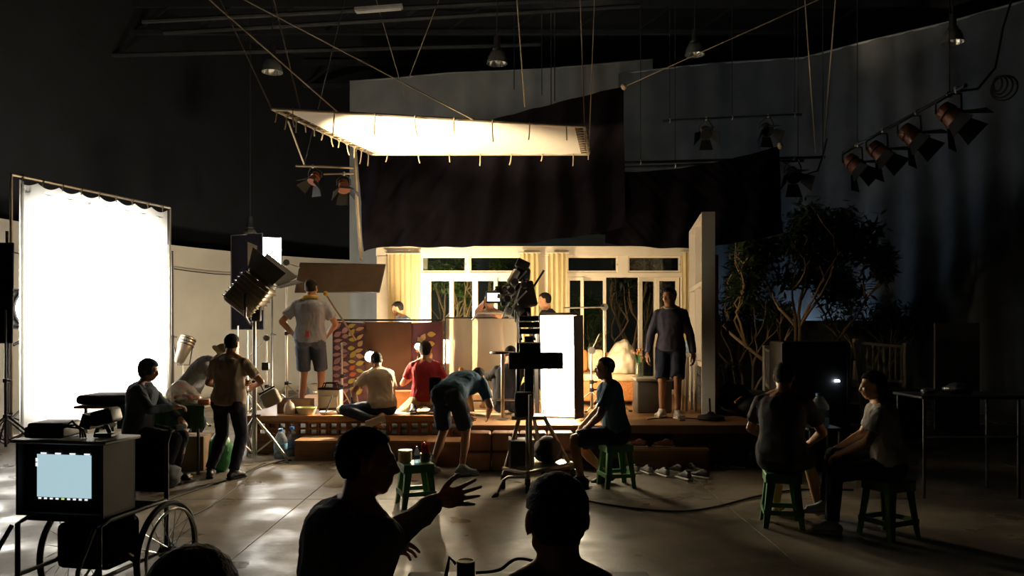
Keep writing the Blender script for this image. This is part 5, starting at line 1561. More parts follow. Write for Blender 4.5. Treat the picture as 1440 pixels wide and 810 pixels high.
for p, d in ((feet[0], Vector((-0.1, -0.42, 0))), (feet[1], Vector((0.25, -0.3, 0)))):
    pass
o_ = Vector((W(728, 0, 8.0).x, 8.0, 0.16)); e_ = Vector((W(699, 0, 7.85).x, 7.82, 0.02))
MB().tube([o_ + Vector((0.1,0,0.0)), o_ + Vector((-0.1,-0.02,0.0)), o_ + Vector((-0.15,-0.05,-0.03)), e_], 0.016, 8).build('outrigger', steel, t)
MB().cap(e_, e_ + (e_-o_).normalized()*0.05, 0.022, 0.022).build('outrigger_foot', blackrubber, t)
MB().rbox(top_c, (0.34, 0.3, 0.04), 0.01).build('top_plate', tm, t)
MB().rbox((GX+0.015, 8.4, 1.14), (0.1, 0.1, 0.86), 0.015).build('column', blackm, t)
MB().tube([(GX-0.1, 8.4, 0.74), (GX-0.1, 8.4, 1.5)], 0.025, 8).build('side_tube', blackm, t)
MB().tube([(GX+0.02, 8.07, 0.22), (GX+0.02, 8.07, 0.98)], 0.02, 8).build('front_tube', tm, t)
# ballast weights, counterweight box
MB().rbox((GX-0.04, 8.3, 0.86), (0.2, 0.16, 0.26), 0.03).build('ballast', blackrubber, t)
MB().rbox((GX+0.08, 8.2, 1.32), (0.56, 0.2, 0.17), 0.012).build('counterweight_box', blackm, t)
for i in range(6): MB().b3(GX-0.17+0.09*i, GX-0.165+0.09*i, 8.09, 8.1, 1.25, 1.39).build('weight_plate', darksteel, t)
MB().lathe([(0.07, -0.11), (0.07, 0.11)], (GX+0.02, 8.22, 1.44), 18, Matrix.Rotation(R(90), 3, 'Y')).build('pivot_drum', blackm, t)
for k in range(3): MB().rbox((GX+0.02, 8.5+0.2*k, 1.62+0.07*k), (0.22, 0.12, 0.06), 0.01).build('arm_plate', darksteel, t)
# jib arms rising to the camera
c_top = Vector((W(735, 0, 10.6).x, 10.6, 1.95))
for dx in (-0.07, 0.07):
    MB().tube([(GX+dx, 8.25, 1.40), (c_top.x+dx, 10.6, 1.78)], 0.022, 8).build('jib_arm', blackm, t)
    MB().tube([(GX+dx, 8.3, 1.54), (c_top.x+dx, 10.6, 1.88)], 0.016, 8).build('jib_arm', darksteel, t)
MB().rbox((c_top.x, 10.6, 1.83), (0.22, 0.16, 0.2), 0.02).build('head_mount', blackm, t)
# camera
cc = Vector((W(737, 0, 10.6).x, 10.6, W(0, 415, 10.6).z))
t = T('film_camera', 'black film camera bristling with accessories on the crane head', 'camera', cc - Vector((0,0,0.2)))
tilt = Matrix.Rotation(R(-12), 3, 'Y')
MB().rbox(cc + Vector((0.02,0,0.0)), (0.26, 0.3, 0.34), 0.03, tilt).build('body', blackplastic, t)
MB().rbox(cc + Vector((-0.02,0,0.27)), (0.2, 0.26, 0.18), 0.04, tilt @ Matrix.Rotation(R(18), 3, 'Y')).build('magazine', blackplastic, t)
MB().rbox(cc + Vector((-0.02,-0.05,0.4)), (0.18, 0.2, 0.12), 0.02, Matrix.Rotation(R(25), 3, 'Y')).build('battery', blackm, t)
MB().lathe([(0.07, 0.0), (0.085, 0.02), (0.085, 0.14), (0.1, 0.2), (0.09, 0.2)], cc + Vector((-0.1, 0.1, 0.05)), 20, look_rot((-0.55, 0.8, 0.1))).build('lens_barrel', blackplastic, t)
MB().rbox(cc + Vector((-0.3, 0.25, 0.05)), (0.2, 0.03, 0.16), 0.006, Matrix.Rotation(R(30), 3, 'Z')).build('matte_box', blackplastic, t)
for k in range(5):
    a = R(30*k); MB().tube([cc + Vector((-0.12, -0.12, 0.28-0.1*k)), cc + Vector((-0.22-0.03*k, -0.14, 0.2-0.1*k)), cc + Vector((-0.14, -0.16, 0.02-0.07*k))], 0.009, 6).build('cable', blackrubber, t)
for k in range(3):
    MB().tube([cc + Vector((-0.2, -0.12, -0.2+0.13*k)), cc + Vector((0.03, -0.16, 0.05+0.13*k))], 0.012, 8).build('rod', steel, t)
for k in range(3):
    MB().lathe([(0.045, -0.02), (0.045, 0.02)], cc + Vector((-0.12-0.05*k, -0.18, 0.16-0.11*k)), 14, Matrix.Rotation(R(70), 3, 'X')).build('follow_focus_knob', darksteel, t)
greyp = mat('grey_fitting', (0.42, 0.4, 0.36), 0.4, 0.4)
MB().lathe([(0.05, -0.1), (0.055, -0.09), (0.055, 0.09), (0.05, 0.1)], cc + Vector((-0.14, -0.12, 0.23)), 16, look_rot((0.5, 0.1, 0.85))).build('lens_motor', greyp, t)
MB().lathe([(0.035, -0.05), (0.035, 0.05)], cc + Vector((-0.26, -0.14, 0.08)), 14, look_rot((0, 1, 0.2))).build('lens_motor', blackm, t)
for k, (dx, dz, w_) in enumerate(((-0.27, -0.12, 0.07), (-0.2, -0.22, 0.09), (-0.06, -0.2, 0.12), (0.0, 0.12, 0.08), (-0.33, -0.02, 0.06))):
    MB().rbox(cc + Vector((dx, -0.17, dz)), (w_, 0.05, w_*0.8), 0.01, Matrix.Rotation(R(25*k), 3, 'Y')).build('accessory_box', (blackm, greyp, darksteel)[k % 3], t)
MB().tube([cc + Vector((-0.28, -0.16, -0.3)), cc + Vector((-0.12, -0.16, 0.12))], 0.014, 8).build('bracket', steel, t)
MB().tube([cc + Vector((-0.2, -0.16, -0.33)), cc + Vector((-0.02, -0.16, 0.2))], 0.012, 8).build('bracket', steel, t)
MB().tube([cc + Vector((0.12, 0, 0.1)), W(765, 380, 10.6)], 0.014, 8).build('antenna', blackplastic, t)
# monitor
mc = W(694, 418, 10.55)
mo = MB().rbox(mc, (0.21, 0.04, 0.16), 0.012).build('monitor', blackplastic, t)
MB().b3(mc.x-0.083, mc.x+0.083, mc.y-0.0225, mc.y-0.020, mc.z-0.055, mc.z+0.055).build('screen', emit('small_screen', (0.85, 0.95, 1.0), 2.2), mo)
MB().tube([mc + Vector((0, 0.02, 0.08)), mc + Vector((0.1, 0.03, 0.16)), cc + Vector((-0.1, 0, 0.14))], 0.01, 6).build('monitor_arm', darksteel, t)
MB().tube([W(664, 450, 10.9), W(672, 440, 10.8), W(705, 440, 10.6), W(722, 447, 10.5)], 0.014, 8).build('handle_bar', alu, t)
# equipment case and bag on the crane base
z0 = 0.225
t = T('equipment_case', 'metal-edged black case with top handle on crane base', 'case', (GX-0.08, 8.25, z0))
c = Vector((GX-0.07, 8.3, z0+0.142))
MB().rbox(c, (0.24, 0.3, 0.26), 0.01).build('body', mat('case_black', (0.03, 0.04, 0.06), 0.4), t)
for sx in (-0.12, 0.12):
    for sz in (-0.13, 0.13): MB().b3(c.x+sx-0.012, c.x+sx+0.012, c.y-0.155, c.y+0.155, c.z+sz-0.012, c.z+sz+0.012).build('edge_trim', steel, t)
    MB().b3(c.x+sx-0.012, c.x+sx+0.012, c.y-0.157, c.y-0.14, c.z-0.13, c.z+0.13).build('edge_trim', steel, t)
MB().tube([c + Vector((-0.05,0,0.13)), c + Vector((-0.05,0,0.18)), c + Vector((0.05,0,0.18)), c + Vector((0.05,0,0.13))], 0.01, 6).build('handle', blackrubber, t)
lump('black soft bag beside the metal-edged case on crane base', (GX+0.22, 8.5, z0), (0.15, 0.14, 0.15), darkbag, 'soft_bag', 'bag', 8)
# small round-topped stand beside the crane
c = Vector((W(707, 0, 10.05).x, 10.05, DK))
t = T('round_top_stand', 'steel post with a round black top beside the crane', 'stand', c)
MB().lathe([(0.001, 0.83), (0.16, 0.83), (0.165, 0.84), (0.16, 0.86), (0.001, 0.865)], c, 24).build('top', blackm, t)
MB().tube([c, c + Vector((0,0,0.83))], 0.025, 10).build('post', tm, t)
MB().tube([c + Vector((-0.08,0,0.25)), c + Vector((0.4,0,0.25))], 0.014, 8).build('cross_bar', tm, t)
MB().lathe([(0.1, 0.0), (0.1, 0.015), (0.03, 0.03)], c, 20).build('base', tm, t)

# ---- green table group on the left
c = Vector((W(235, 0, 9.3).x, 9.3, 0))
t = T('folding_table', 'table under a dark green cloth beside the standing silk', 'table', c)
zt = 0.78; x0, x1 = W(128, 0, 9.3).x, W(305, 0, 9.3).x; grc = mat('dark_green_cloth', (0.035, 0.1, 0.045), 0.85, bump=0.1)
MB().rbox(((x0+x1)/2, 9.3, zt-0.015), (x1-x0, 0.75, 0.03), 0.01).build('tabletop', woodbox_m, t)
mb = MB(); n = 60; vs = []; fs = []
per = []
for i in range(n+1): per.append((x0+0.5+(x1-x0-0.5)*i/n, 8.915, i))
for (x, y, i) in per: vs += [(x, y, zt+0.006), (x, y-0.012-0.01*math.sin(i*0.9), zt-0.13), (x, y-0.012-0.018*math.sin(i*0.9), zt-0.25)]
for i in range(n): fs += [(3*i, 3*i+1, 3*i+4, 3*i+3), (3*i+1, 3*i+2, 3*i+5, 3*i+4)]
mb.add(vs, fs); mb.b3(x0+0.5, x1, 8.915, 9.68, zt+0.001, zt+0.007); mb.build('tablecloth', grc, t)
for x in (x0+0.1, x1-0.1):
    for y in (9.0, 9.6): MB().tube([(x, y, 0.0), (x, y, zt-0.03)], 0.018, 8).build('leg', darksteel, t)
mb = MB(); mb.rbox((x0+0.28, 9.25, zt+0.06), (0.62, 0.5, 0.11), 0.05); mb.thing('folded_blanket', 'folded dark blanket on the end of green table', 'blanket', mat('dark_blanket', (0.06, 0.065, 0.06), 0.9, bump=0.2), (x0+0.28, 9.25, zt+0.007))
# food bag on the table
c = Vector((W(262, 0, 9.2).x, 9.15, zt+0.007)); t = T('food_bag', 'clear bag bulging with orange and red food packets', 'bag', c)
bm = bmesh.new(); bmesh.ops.create_icosphere(bm, subdivisions=3, radius=1); vs = []
for v in bm.verts:
    d = v.co; r_ = 1+0.15*noise.noise(d*3); vs.append(c + Vector((d.x*r_*0.2 - 0.05*max(d.z, 0), d.y*r_*0.16, max(d.z*r_*0.1+0.075, 0.0) + (0.1*max(d.z, 0)**4))))
bm.verts.index_update(); mb = MB(); mb.add(vs, [[v.index for v in f.verts] for f in bm.faces]); bm.free()
mb.build('plastic', glassy('bag_film', (0.9, 0.88, 0.85), 0.3, 0.12, 0.2), t, ang=180)
for i in range(16):
    col = ((0.65, 0.22, 0.06), (0.6, 0.08, 0.04), (0.7, 0.5, 0.3), (0.75, 0.65, 0.5))[i % 4]
    a = i*2.4; rr = 0.11*math.sqrt(random.random())
    MB().rbox(c + Vector((rr*math.cos(a)*1.2, rr*math.sin(a), 0.03 + 0.09*random.random()*(1-rr*5))), (0.09, 0.06, 0.04), 0.012, Matrix.Rotation(a, 3, 'Z') @ Matrix.Rotation(a*0.7, 3, 'X'), n=1).build('packet', mat('packet_%d' % (i % 4), col, 0.4), t)
for i, (px, y, col, lb) in enumerate(((288, 9.05, (0.65, 0.25, 0.1), 'orange packet lying at the cloth edge of table'), (300, 9.2, (0.7, 0.6, 0.45), 'cream packet at the table end by beige shirt'), (228, 9.0, (0.08, 0.1, 0.15), 'dark box lying before the food bag'), (225, 9.4, (0.3, 0.5, 0.12), 'green leafy packet behind the hooded person'))):
    mb = MB(); cc_ = Vector((W(px, 0, y).x, y, zt+0.007)); mb.rbox(cc_ + Vector((0,0,0.03)), (0.14, 0.1, 0.06), 0.02, R(30*i)); mb.thing('food_packet', lb, 'packet', mat('table_packet_%d' % i, col, 0.5), cc_)
# camera-like lamp next to the table end and boxes under
c = Vector((W(268, 0, 9.35).x, 9.4, 0)); t = T('cardboard_box', 'brown cardboard box under the green table', 'box', c)
MB().rbox(c + Vector((0,0,0.2)), (0.4, 0.35, 0.4), 0.008).build('body', mat('cardboard', (0.2, 0.12, 0.06), 0.8), t)
MB().b3(c.x-0.2, c.x+0.2, c.y-0.02, c.y+0.02, 0.399, 0.403).build('tape', rope_m, t)
grnb = mat('green_bag', (0.04, 0.22, 0.07), 0.35, bump=0.5, bscale=10, transl=0.3)
lump('crumpled green plastic bag on floor behind beige-shirted man', (W(310, 0, 9.2).x, 9.2, 0), (0.13, 0.14, 0.26), grnb, 'plastic_bag', 'bag', 12)
lump('dark sack on the floor beside the hooded person', (W(218, 0, 8.2).x, 8.25, 0), (0.25, 0.2, 0.14), darkbag, 'floor_sack', 'sack', 15)

# ---- monitor on the wheelchair
MY = 4.4
bx0, bx1 = W(22, 0, MY).x, W(172, 0, MY).x
bz0, bz1 = W(0, 724, MY).z, W(0, 620, MY).z
yawm = R(-10)
mcx = (bx0+bx1)/2 + 0.015
t = T('monitor_case', 'boxy black monitor case with glowing pale screen on wheelchair', 'monitor', (mcx, MY+0.2, bz0), yawm)
hw, hh = 0.27, (bz1-bz0)
cas = mat('case_wrap', (0.02, 0.02, 0.022), 0.5); wrap = mat('case_side', (0.09, 0.06, 0.045), 0.7)
for nm, a in (('side_wall', (-hw, -hw+0.015, -0.25, 0.02, 0, hh)), ('side_wall', (hw-0.015, hw, -0.25, 0.02, 0, hh)), ('bottom_wall', (-hw, hw, -0.25, 0.02, 0, 0.015)), ('back_wall', (-hw, hw, 0.005, 0.02, 0.015, hh-0.015))):
    MB().b3(*a).build(nm, wrap if a[0] > 0 else cas, t, True)
MB().rbox((0, -0.115, hh), (2*hw+0.05, 0.31, 0.02), 0.006, n=1).build('lid', mat('case_lid', (0.25, 0.25, 0.25), 0.45), t, True)
MB().rbox((0, -0.18, hh*0.5), (2*hw-0.035, 0.05, hh-0.05), 0.01).build('bezel', blackplastic, t, True)
sw, sh_ = 0.168, 0.118
scr = MB().b3(-0.005-sw, -0.005+sw, -0.208, -0.205, hh*0.5+0.01-sh_, hh*0.5+0.01+sh_).build('screen', emit('pale_screen', (0.40, 0.57, 0.63), 1.0), t, True)
wht = emit('screen_marks', (0.95, 0.97, 1.0), 1.0); grn = emit('screen_green', (0.6, 0.8, 0.3), 1.0)
for i in range(9):
    MB().b3(-sw+0.005+0.036*i, -sw+0.022+0.036*i, -0.2105, -0.2085, hh*0.5+0.01-sh_-0.012, hh*0.5+0.01-sh_-0.003).build('menu_mark', grn if i == 4 else wht, scr, True)
for i in range(4):
    MB().b3(-sw+0.02+0.09*i, -sw+0.055+0.09*i, -0.2105, -0.2085, hh*0.5+0.01+sh_+0.002, hh*0.5+0.01+sh_+0.010).build('menu_mark', wht, scr, True)
for i in range(2): MB().b3(-sw-0.012, -sw-0.002, -0.2105, -0.2085, hh*0.5+0.06+0.026*i, hh*0.5+0.08+0.026*i).build('menu_mark', wht, scr, True)
# things on its lid
ztop = bz1+0.012
t = T('power_supply', 'black angular device with looping leads on the monitor case', 'device', (W(80, 0, MY).x, MY+0.08, ztop))
c = Vector((W(80, 0, MY+0.1).x, MY+0.08, ztop+0.045)); MB().rbox(c, (0.2, 0.2, 0.085), 0.015).build('body', blackplastic, t)
MB().rbox(c + Vector((-0.09, 0, -0.01)), (0.06, 0.18, 0.06), 0.01).build('front', blackm, t)
for k in range(3): MB().tube([c + Vector((0.09, -0.05, 0.02)), c + Vector((0.13+0.02*k, -0.06, 0.05-0.02*k)), c + Vector((0.17+0.01*k, -0.05, -0.0)), c + Vector((0.16+0.015*k, -0.03, -0.043))], 0.006, 6).build('lead', blackrubber, t)
t = T('on_top_camera', 'dark lamp head on a small foot on the monitor case', 'lamp', (W(155, 0, MY).x, MY+0.08, ztop))
c = Vector((W(152, 0, MY+0.1).x, MY+0.08, ztop+0.115)); rr = Matrix.Rotation(R(-14), 3, 'Y')
MB().rbox(c, (0.12, 0.14, 0.085), 0.02, rr).build('body', blackplastic, t)
MB().box(c + Vector((-0.075, 0, -0.022)), (0.06, 0.15, 0.075), rr @ Matrix.Rotation(R(30), 3, 'Y')).build('visor', blackplastic, t)
MB().tube([c + Vector((0.0,0,-0.05)), (c.x+0.02, c.y, ztop+0.02)], 0.012, 8).build('neck', darksteel, t)
MB().rbox((c.x, c.y, ztop+0.012), (0.1, 0.1, 0.024), 0.006, n=1).build('foot', blackplastic, t)
# wheelchair
wc = (mcx+0.02, MY+0.22, 0.0)
t = T('wheelchair', 'dark folding wheelchair carrying the boxy monitor case', 'wheelchair', wc, yawm)
seat_z = bz0 - 0.02
MB().b3(-0.24, 0.24, -0.24, 0.26, seat_z-0.015, seat_z).build('seat', blackcloth, t, True)
for sx in (-1, 1):
    x = sx*0.25
    MB().tube([(x, -0.3, 0.12), (x, -0.3, seat_z-0.02), (x, -0.22, seat_z+0.0), (x, 0.3, seat_z+0.0)], 0.014, 8).build('side_frame', darksteel, t, True)
    MB().tube([(x, 0.3, 0.25), (x, 0.3, seat_z+0.35), (x, 0.34, seat_z+0.42), (x, 0.46, seat_z+0.43)], 0.014, 8).build('back_post', darksteel, t, True)
    MB().cap((x, 0.38, seat_z+0.427), (x, 0.48, seat_z+0.43), 0.02, 0.02).build('grip', blackrubber, t, True)
    MB().tube([(x, -0.3, 0.3), (x, 0.3, 0.3)], 0.013, 8).build('lower_rail', darksteel, t, True)
    MB().tube([(x, -0.34, seat_z-0.02), (x*1.06, -0.48, 0.4), (x*1.06, -0.52, 0.14)], 0.012, 8).build('leg_hanger', darksteel, t, True)
    MB().rbox((sx*0.15, -0.56, 0.12), (0.17, 0.14, 0.015), 0.005, n=1).build('foot_plate', blackplastic, t, True)
    w = MB().ring((sx*0.31, 0.22, 0.31), 0.29, 0.018, (1, 0, 0), 48, 8).build('wheel', blackrubber, t, True)
    MB().ring((sx*0.345, 0.22, 0.31), 0.255, 0.009, (1, 0, 0), 40, 6).build('push_rim', steel, w, True)
    MB().lathe([(0.035, -0.04), (0.035, 0.04)], (sx*0.31, 0.22, 0.31), 14, Matrix.Rotation(R(90), 3, 'Y')).build('hub', darksteel, w, True)
    for i in range(20):
        a = 2*math.pi*i/20; b = a + (0.5 if i % 2 else -0.5)
        MB().tube([(sx*(0.295 if i % 2 else 0.325), 0.22+0.03*math.cos(b), 0.31+0.03*math.sin(b)), (sx*0.31, 0.22+0.28*math.cos(a), 0.31+0.28*math.sin(a))], 0.0022, 4, False).build('spoke', steel, w, True)
    c_ = MB().ring((sx*0.25, -0.3, 0.09), 0.07, 0.02, (1, 0, 0), 24, 8).build('castor', blackrubber, t, True)
    MB().tube([(x, -0.3, 0.2), (x, -0.3, 0.09)], 0.012, 6).build('fork', darksteel, c_, True)
MB().bar((-0.25, 0.0, 0.3), (0.25, 0.0, seat_z-0.03), 0.02, 0.03).build('cross_brace', darksteel, t, True)
MB().bar((0.25, 0.03, 0.3), (-0.25, 0.03, seat_z-0.03), 0.02, 0.03).build('cross_brace', darksteel, t, True)
MB().rbox((0.02, 0.0, 0.42), (0.34, 0.3, 0.26), 0.04).build('under_seat_bag', blackcloth, t, True)
MB().b3(-0.24, 0.24, 0.29, 0.31, seat_z+0.05, seat_z+0.38).build('backrest', blackcloth, t, True)

# ---- foreground table with tin
t = T('low_table', 'dark table top edge carrying the steel tin', 'table', (0.0, 2.6, 0))
ztb = W(0, 803, 2.5).z
MB().rbox((0.05, 2.36, ztb-0.015), (0.75, 0.28, 0.03), 0.01).build('tabletop', mat('grey_tabletop', (0.12, 0.12, 0.12), 0.5), t)
for x in (-0.27, 0.37):
    for y in (2.26, 2.46): MB().tube([(x, y, 0), (x, y, ztb-0.03)], 0.018, 8).build('leg', darksteel, t)
c = Vector((W(655, 0, 2.44).x, 2.44, ztb)); t = T('steel_tin', 'dark tin with a shiny rim and black strap', 'tin', c)
MB().lathe([(0.028, 0.0), (0.028, 0.048), (0.025, 0.05), (0.001, 0.048)], c, 24).build('body', mat('dark_tin', (0.05, 0.05, 0.05), 0.3, 0.6), t)
MB().ring(c + Vector((0,0,0.049)), 0.026, 0.003, n=28, k=6).build('rim', steel, t)
MB().tube([c + Vector((-0.03,0,0.04)), c + Vector((-0.05,0,0.06)), c + Vector((-0.055,-0.01,0.03)), c + Vector((-0.06,-0.02,0.008))], 0.006, 6).build('strap', blackrubber, t)
def cable(label, pts, r_=0.008, m=blackrubber):
    ps = smooth_poly([tuple(p) for p in pts], 8)
    MB().tube(ps, r_, 6).thing('floor_cable', label, 'cable', m, pts[0])
def G(px, py, z=0.009):
    Y = EYE*F/(py-HZ); return ((px-720)*Y/F, Y, z)
cable('black cable winding from the lamp stand across the floor', [G(400, 648), G(360, 660), G(340, 680), G(300, 710), G(255, 735), G(238, 755), G(250, 775), G(262, 800)])
cable('black cable crossing the floor behind the wheelchair', [G(372, 652), G(330, 672), G(270, 692), G(225, 708), G(190, 722), G(140, 745)])
cable('long black cable curving over the floor past the stools', [G(800, 700), G(850, 710), G(900, 717), G(960, 720), G(1010, 713), G(1060, 700), G(1120, 690), G(1200, 690)])
cable('thin cable from the tin table running to the crane base', [(c.x+0.03, 2.45, ztb+0.01), (c.x+0.1, 2.47, ztb+0.012), (c.x+0.17, 2.53, ztb+0.03), (0.14, 2.9, 0.75), (0.3, 3.8, 0.2), (0.32, 4.6, 0.012), (0.35, 6.0, 0.01), (0.3, 7.6, 0.01)], 0.005)
cable('thin cable lying on the deck near standing man', [W(905, 588, 10.2), W(925, 582, 10.3), W(955, 580, 10.4), W(985, 585, 10.2)] and [(1.7, 10.0, DK+0.008), (1.85, 10.15, DK+0.008), (2.1, 10.2, DK+0.008), (2.4, 10.1, DK+0.008), (2.6, 10.25, DK+0.008)], 0.007)

# ================================================================ GARDEN BEHIND
barkm = mat('pale_bark', (0.3, 0.2, 0.11), 0.8, bump=0.3)
def fold_in(v, lo, hi):
    v = 2*lo - v if v < lo else v
    v = 2*hi - v if v > hi else v
    return min(max(v, lo), hi)
def plant(name, label, base, h, spread, nl, lm, seed, stems=4, leafsize=0.14, group=None, ylo=14.15, yhi=16.0, lean=0.0, xlo=-99, xhi=99):
    rnd = random.Random(seed); base = Vector(base)
    t = T(name, label, 'tree', base, group=group)
    tips = []
    def grow(p, d, L, r_, lv, mb):
        pts = [p]; q = p.copy()
        for i in range(4):
            d = (d + Vector((rnd.gauss(0, 0.14), rnd.gauss(0, 0.14), rnd.gauss(0.03, 0.08)))).normalized()
            q = q + d*L/4; pts.append(q.copy())
        for p_ in pts:
            p_.y = fold_in(p_.y, ylo, yhi); p_.x = fold_in(p_.x, xlo, xhi)
        q = pts[-1].copy()
        mb.tube(pts, [r_*(1-0.12*i) for i in range(5)], 7)
        if lv == 0 or L < 0.14:
            tips.append(q); tips.append(pts[2]); return
        for k in range(rnd.choice((2, 3))):
            a = rnd.uniform(0, 6.28); s_ = rnd.uniform(0.35, 0.8)
            nd = (d + Vector((math.cos(a)*s_*spread, math.sin(a)*s_*spread, rnd.uniform(-0.1, 0.35)))).normalized()
            grow(q, nd, L*rnd.uniform(0.6, 0.8), r_*0.6, lv-1, mb)
    for s_ in range(stems):
        a = 2*math.pi*s_/stems + rnd.uniform(-0.3, 0.3)
        mb = MB(); d = Vector((math.cos(a)*0.5*spread+lean, math.sin(a)*0.4*spread, 1)).normalized()
        grow(base + Vector((0.04*math.cos(a), 0.04*math.sin(a), 0)), d, h*0.42, 0.032*h/2, 3, mb)
        mb.build('stem', barkm, t)
    mb = MB()
    for i in range(nl):
        c = rnd.choice(tips) + Vector((rnd.gauss(0, 0.13), rnd.gauss(0, 0.13), rnd.gauss(0, 0.1)))
        c.y = fold_in(c.y, ylo+0.1, yhi-0.1); c.x = fold_in(c.x, xlo+0.1, xhi-0.1)
        ax = Vector((rnd.gauss(0,1), rnd.gauss(0,1), rnd.gauss(-0.2,0.6))).normalized(); ay = ax.cross(Vector((rnd.gauss(0,.4), rnd.gauss(0,.4), 1))).normalized()
        L = leafsize*rnd.uniform(0.7, 1.3); w_ = L*0.3
        mb.add([c, c + ax*L*0.5 + ay*w_/2, c + ax*L, c + ax*L*0.5 - ay*w_/2], [(0,1,2,3)])
    mb.build('foliage', lm, t, kind='stuff')
    return t
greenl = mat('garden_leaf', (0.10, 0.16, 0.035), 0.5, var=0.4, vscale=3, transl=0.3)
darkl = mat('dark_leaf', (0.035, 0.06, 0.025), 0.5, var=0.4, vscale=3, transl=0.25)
plant('garden_tree', 'many-stemmed leafy shrub behind the left glazed doors', (W(640, 0, 15.0).x, 15.0, 0), 2.9, 0.9, 2600, greenl, 3, 5, xlo=-2.2, xhi=-0.66)
plant('garden_tree', 'leafy shrub behind the film camera beyond the doors', (W(700, 0, 15.6).x, 15.6, 0), 2.8, 0.8, 2200, greenl, 11, 4, xlo=-0.45, xhi=0.85)
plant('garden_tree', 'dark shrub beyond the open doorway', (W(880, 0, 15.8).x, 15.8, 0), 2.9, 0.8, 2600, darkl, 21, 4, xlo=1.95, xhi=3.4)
plant('garden_tree', 'pale-stemmed shrub beside the open doorway', (W(832, 0, 15.2).x, 15.2, 0), 2.2, 0.7, 1500, greenl, 25, 3, xlo=1.06, xhi=1.74)
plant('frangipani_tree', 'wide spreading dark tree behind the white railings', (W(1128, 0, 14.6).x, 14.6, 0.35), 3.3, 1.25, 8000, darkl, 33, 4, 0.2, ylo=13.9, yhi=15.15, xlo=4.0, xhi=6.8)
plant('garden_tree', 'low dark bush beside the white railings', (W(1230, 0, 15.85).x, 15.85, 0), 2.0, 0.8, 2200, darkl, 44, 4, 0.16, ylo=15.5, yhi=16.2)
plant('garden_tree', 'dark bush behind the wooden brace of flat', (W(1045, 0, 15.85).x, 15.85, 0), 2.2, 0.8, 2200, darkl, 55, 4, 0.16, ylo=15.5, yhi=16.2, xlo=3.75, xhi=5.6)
# hedge wall
hx0, hx1 = W(1010, 0, 16.4).x, W(1250, 0, 16.4).x
t = T('hedge_wall', 'low dark garden wall with a straight top behind the tree', 'wall', ((hx0+hx1)/2, 16.4, 0))
dkw = mat('dark_board', (0.02, 0.022, 0.025), 0.85)
MB().b3(hx0, hx1, 16.35, 16.45, 0, W(0, 453, 16.4).z).build('board', dkw, t)
MB().b3(hx0, hx1, 16.3, 16.5, W(0, 453, 16.4).z, W(0, 453, 16.4).z+0.03).build('coping', dkw, t)
for i in range(6): MB().b3(hx0+0.1+0.6*i, hx0+0.18+0.6*i, 16.45, 16.6, 0, 1.6).build('stay', dkw, t)
# backing board behind the doors
bx = T('garden_backing', 'dark backing board behind the shrubs outside the doors', 'board', (0.6, 17.4, 0))
MB().b3(W(560, 0, 17.4).x, W(1000, 0, 17.4).x, 17.4, 17.5, 0, 3.7).build('board', mat('garden_dark', (0.03, 0.04, 0.04), 0.9), bx)
for i in range(5): MB().b3(-2+1.4*i, -1.9+1.4*i, 17.5, 17.6, 0, 3.5).build('stay', woodbox_m, bx)
# railings
def railing(label, p, q, h, n, m):
    p, q = Vector(p), Vector(q)
    t = T('railing', label, 'railing', p.lerp(q, 0.5))
    for e in (p, q): MB().rbox(e + Vector((0,0,h*0.52)), (0.11, 0.11, h*1.04), 0.01).build('post', m, t)
    MB().bar(p + Vector((0,0,h*0.95)), q + Vector((0,0,h*0.95)), 0.05, 0.04).build('top_rail', m, t)
    MB().bar(p + Vector((0,0,h*0.15)), q + Vector((0,0,h*0.15)), 0.05, 0.04).build('bottom_rail', m, t)
    for i in range(1, n): MB().bar(p.lerp(q, i/n) + Vector((0,0,h*0.16)), p.lerp(q, i/n) + Vector((0,0,h*0.94)), 0.025).build('baluster', m, t)
wr = mat('white_rail', (0.8, 0.77, 0.7), 0.55)
railing('short white railing with a stout end post beside the deck', (W(1089, 0, 11.6).x, 11.6, 0.62), (W(1078, 0, 13.2).x, 13.2, 0.62), 0.72, 7, wr)
railing('white garden railing in front of the dark bush', (W(1205, 0, 12.6).x, 12.6, 0.78), (W(1276, 0, 12.2).x, 12.2, 0.72), 0.68, 9, wr)
for a, b, lb in (((W(1089, 0, 11.6).x-0.3, 11.4), (W(1089, 0, 11.6).x+0.35, 13.4), 'dark low riser carrying the short white railing'), ((W(1195, 0, 12.6).x, 12.0), (W(1290, 0, 12.2).x, 12.8), 'dark low riser carrying the long white railing')):
    mb = MB(); mb.rbox(((a[0]+b[0])/2, (a[1]+b[1])/2, 0.31 if a[0] < 4.5 else 0.36), (b[0]-a[0], b[1]-a[1], 0.62 if a[0] < 4.5 else 0.72), 0.01, n=1); mb.thing('garden_riser', lb, 'platform', dkw, ((a[0]+b[0])/2, (a[1]+b[1])/2, 0))
t = T('step_ladder', 'pale step ladder beside the long white railing', 'ladder', (W(1190, 0, 11.2).x, 11.2, 0))
lx = W(1190, 0, 11.2).x
for sx in (-0.18, 0.18):
    MB().bar((lx+sx, 10.95, 0), (lx+sx*0.6, 11.2, 1.45), 0.03, 0.05).build('rail', alu, t)
    MB().bar((lx+sx, 11.6, 0), (lx+sx*0.6, 11.22, 1.45), 0.03, 0.03).build('rear_leg', alu, t)
for i in range(4): MB().b3(lx-0.17+0.02*i, lx+0.17-0.02*i, 10.97+0.06*i, 11.07+0.06*i, 0.3+0.3*i, 0.325+0.3*i).build('tread', alu, t)
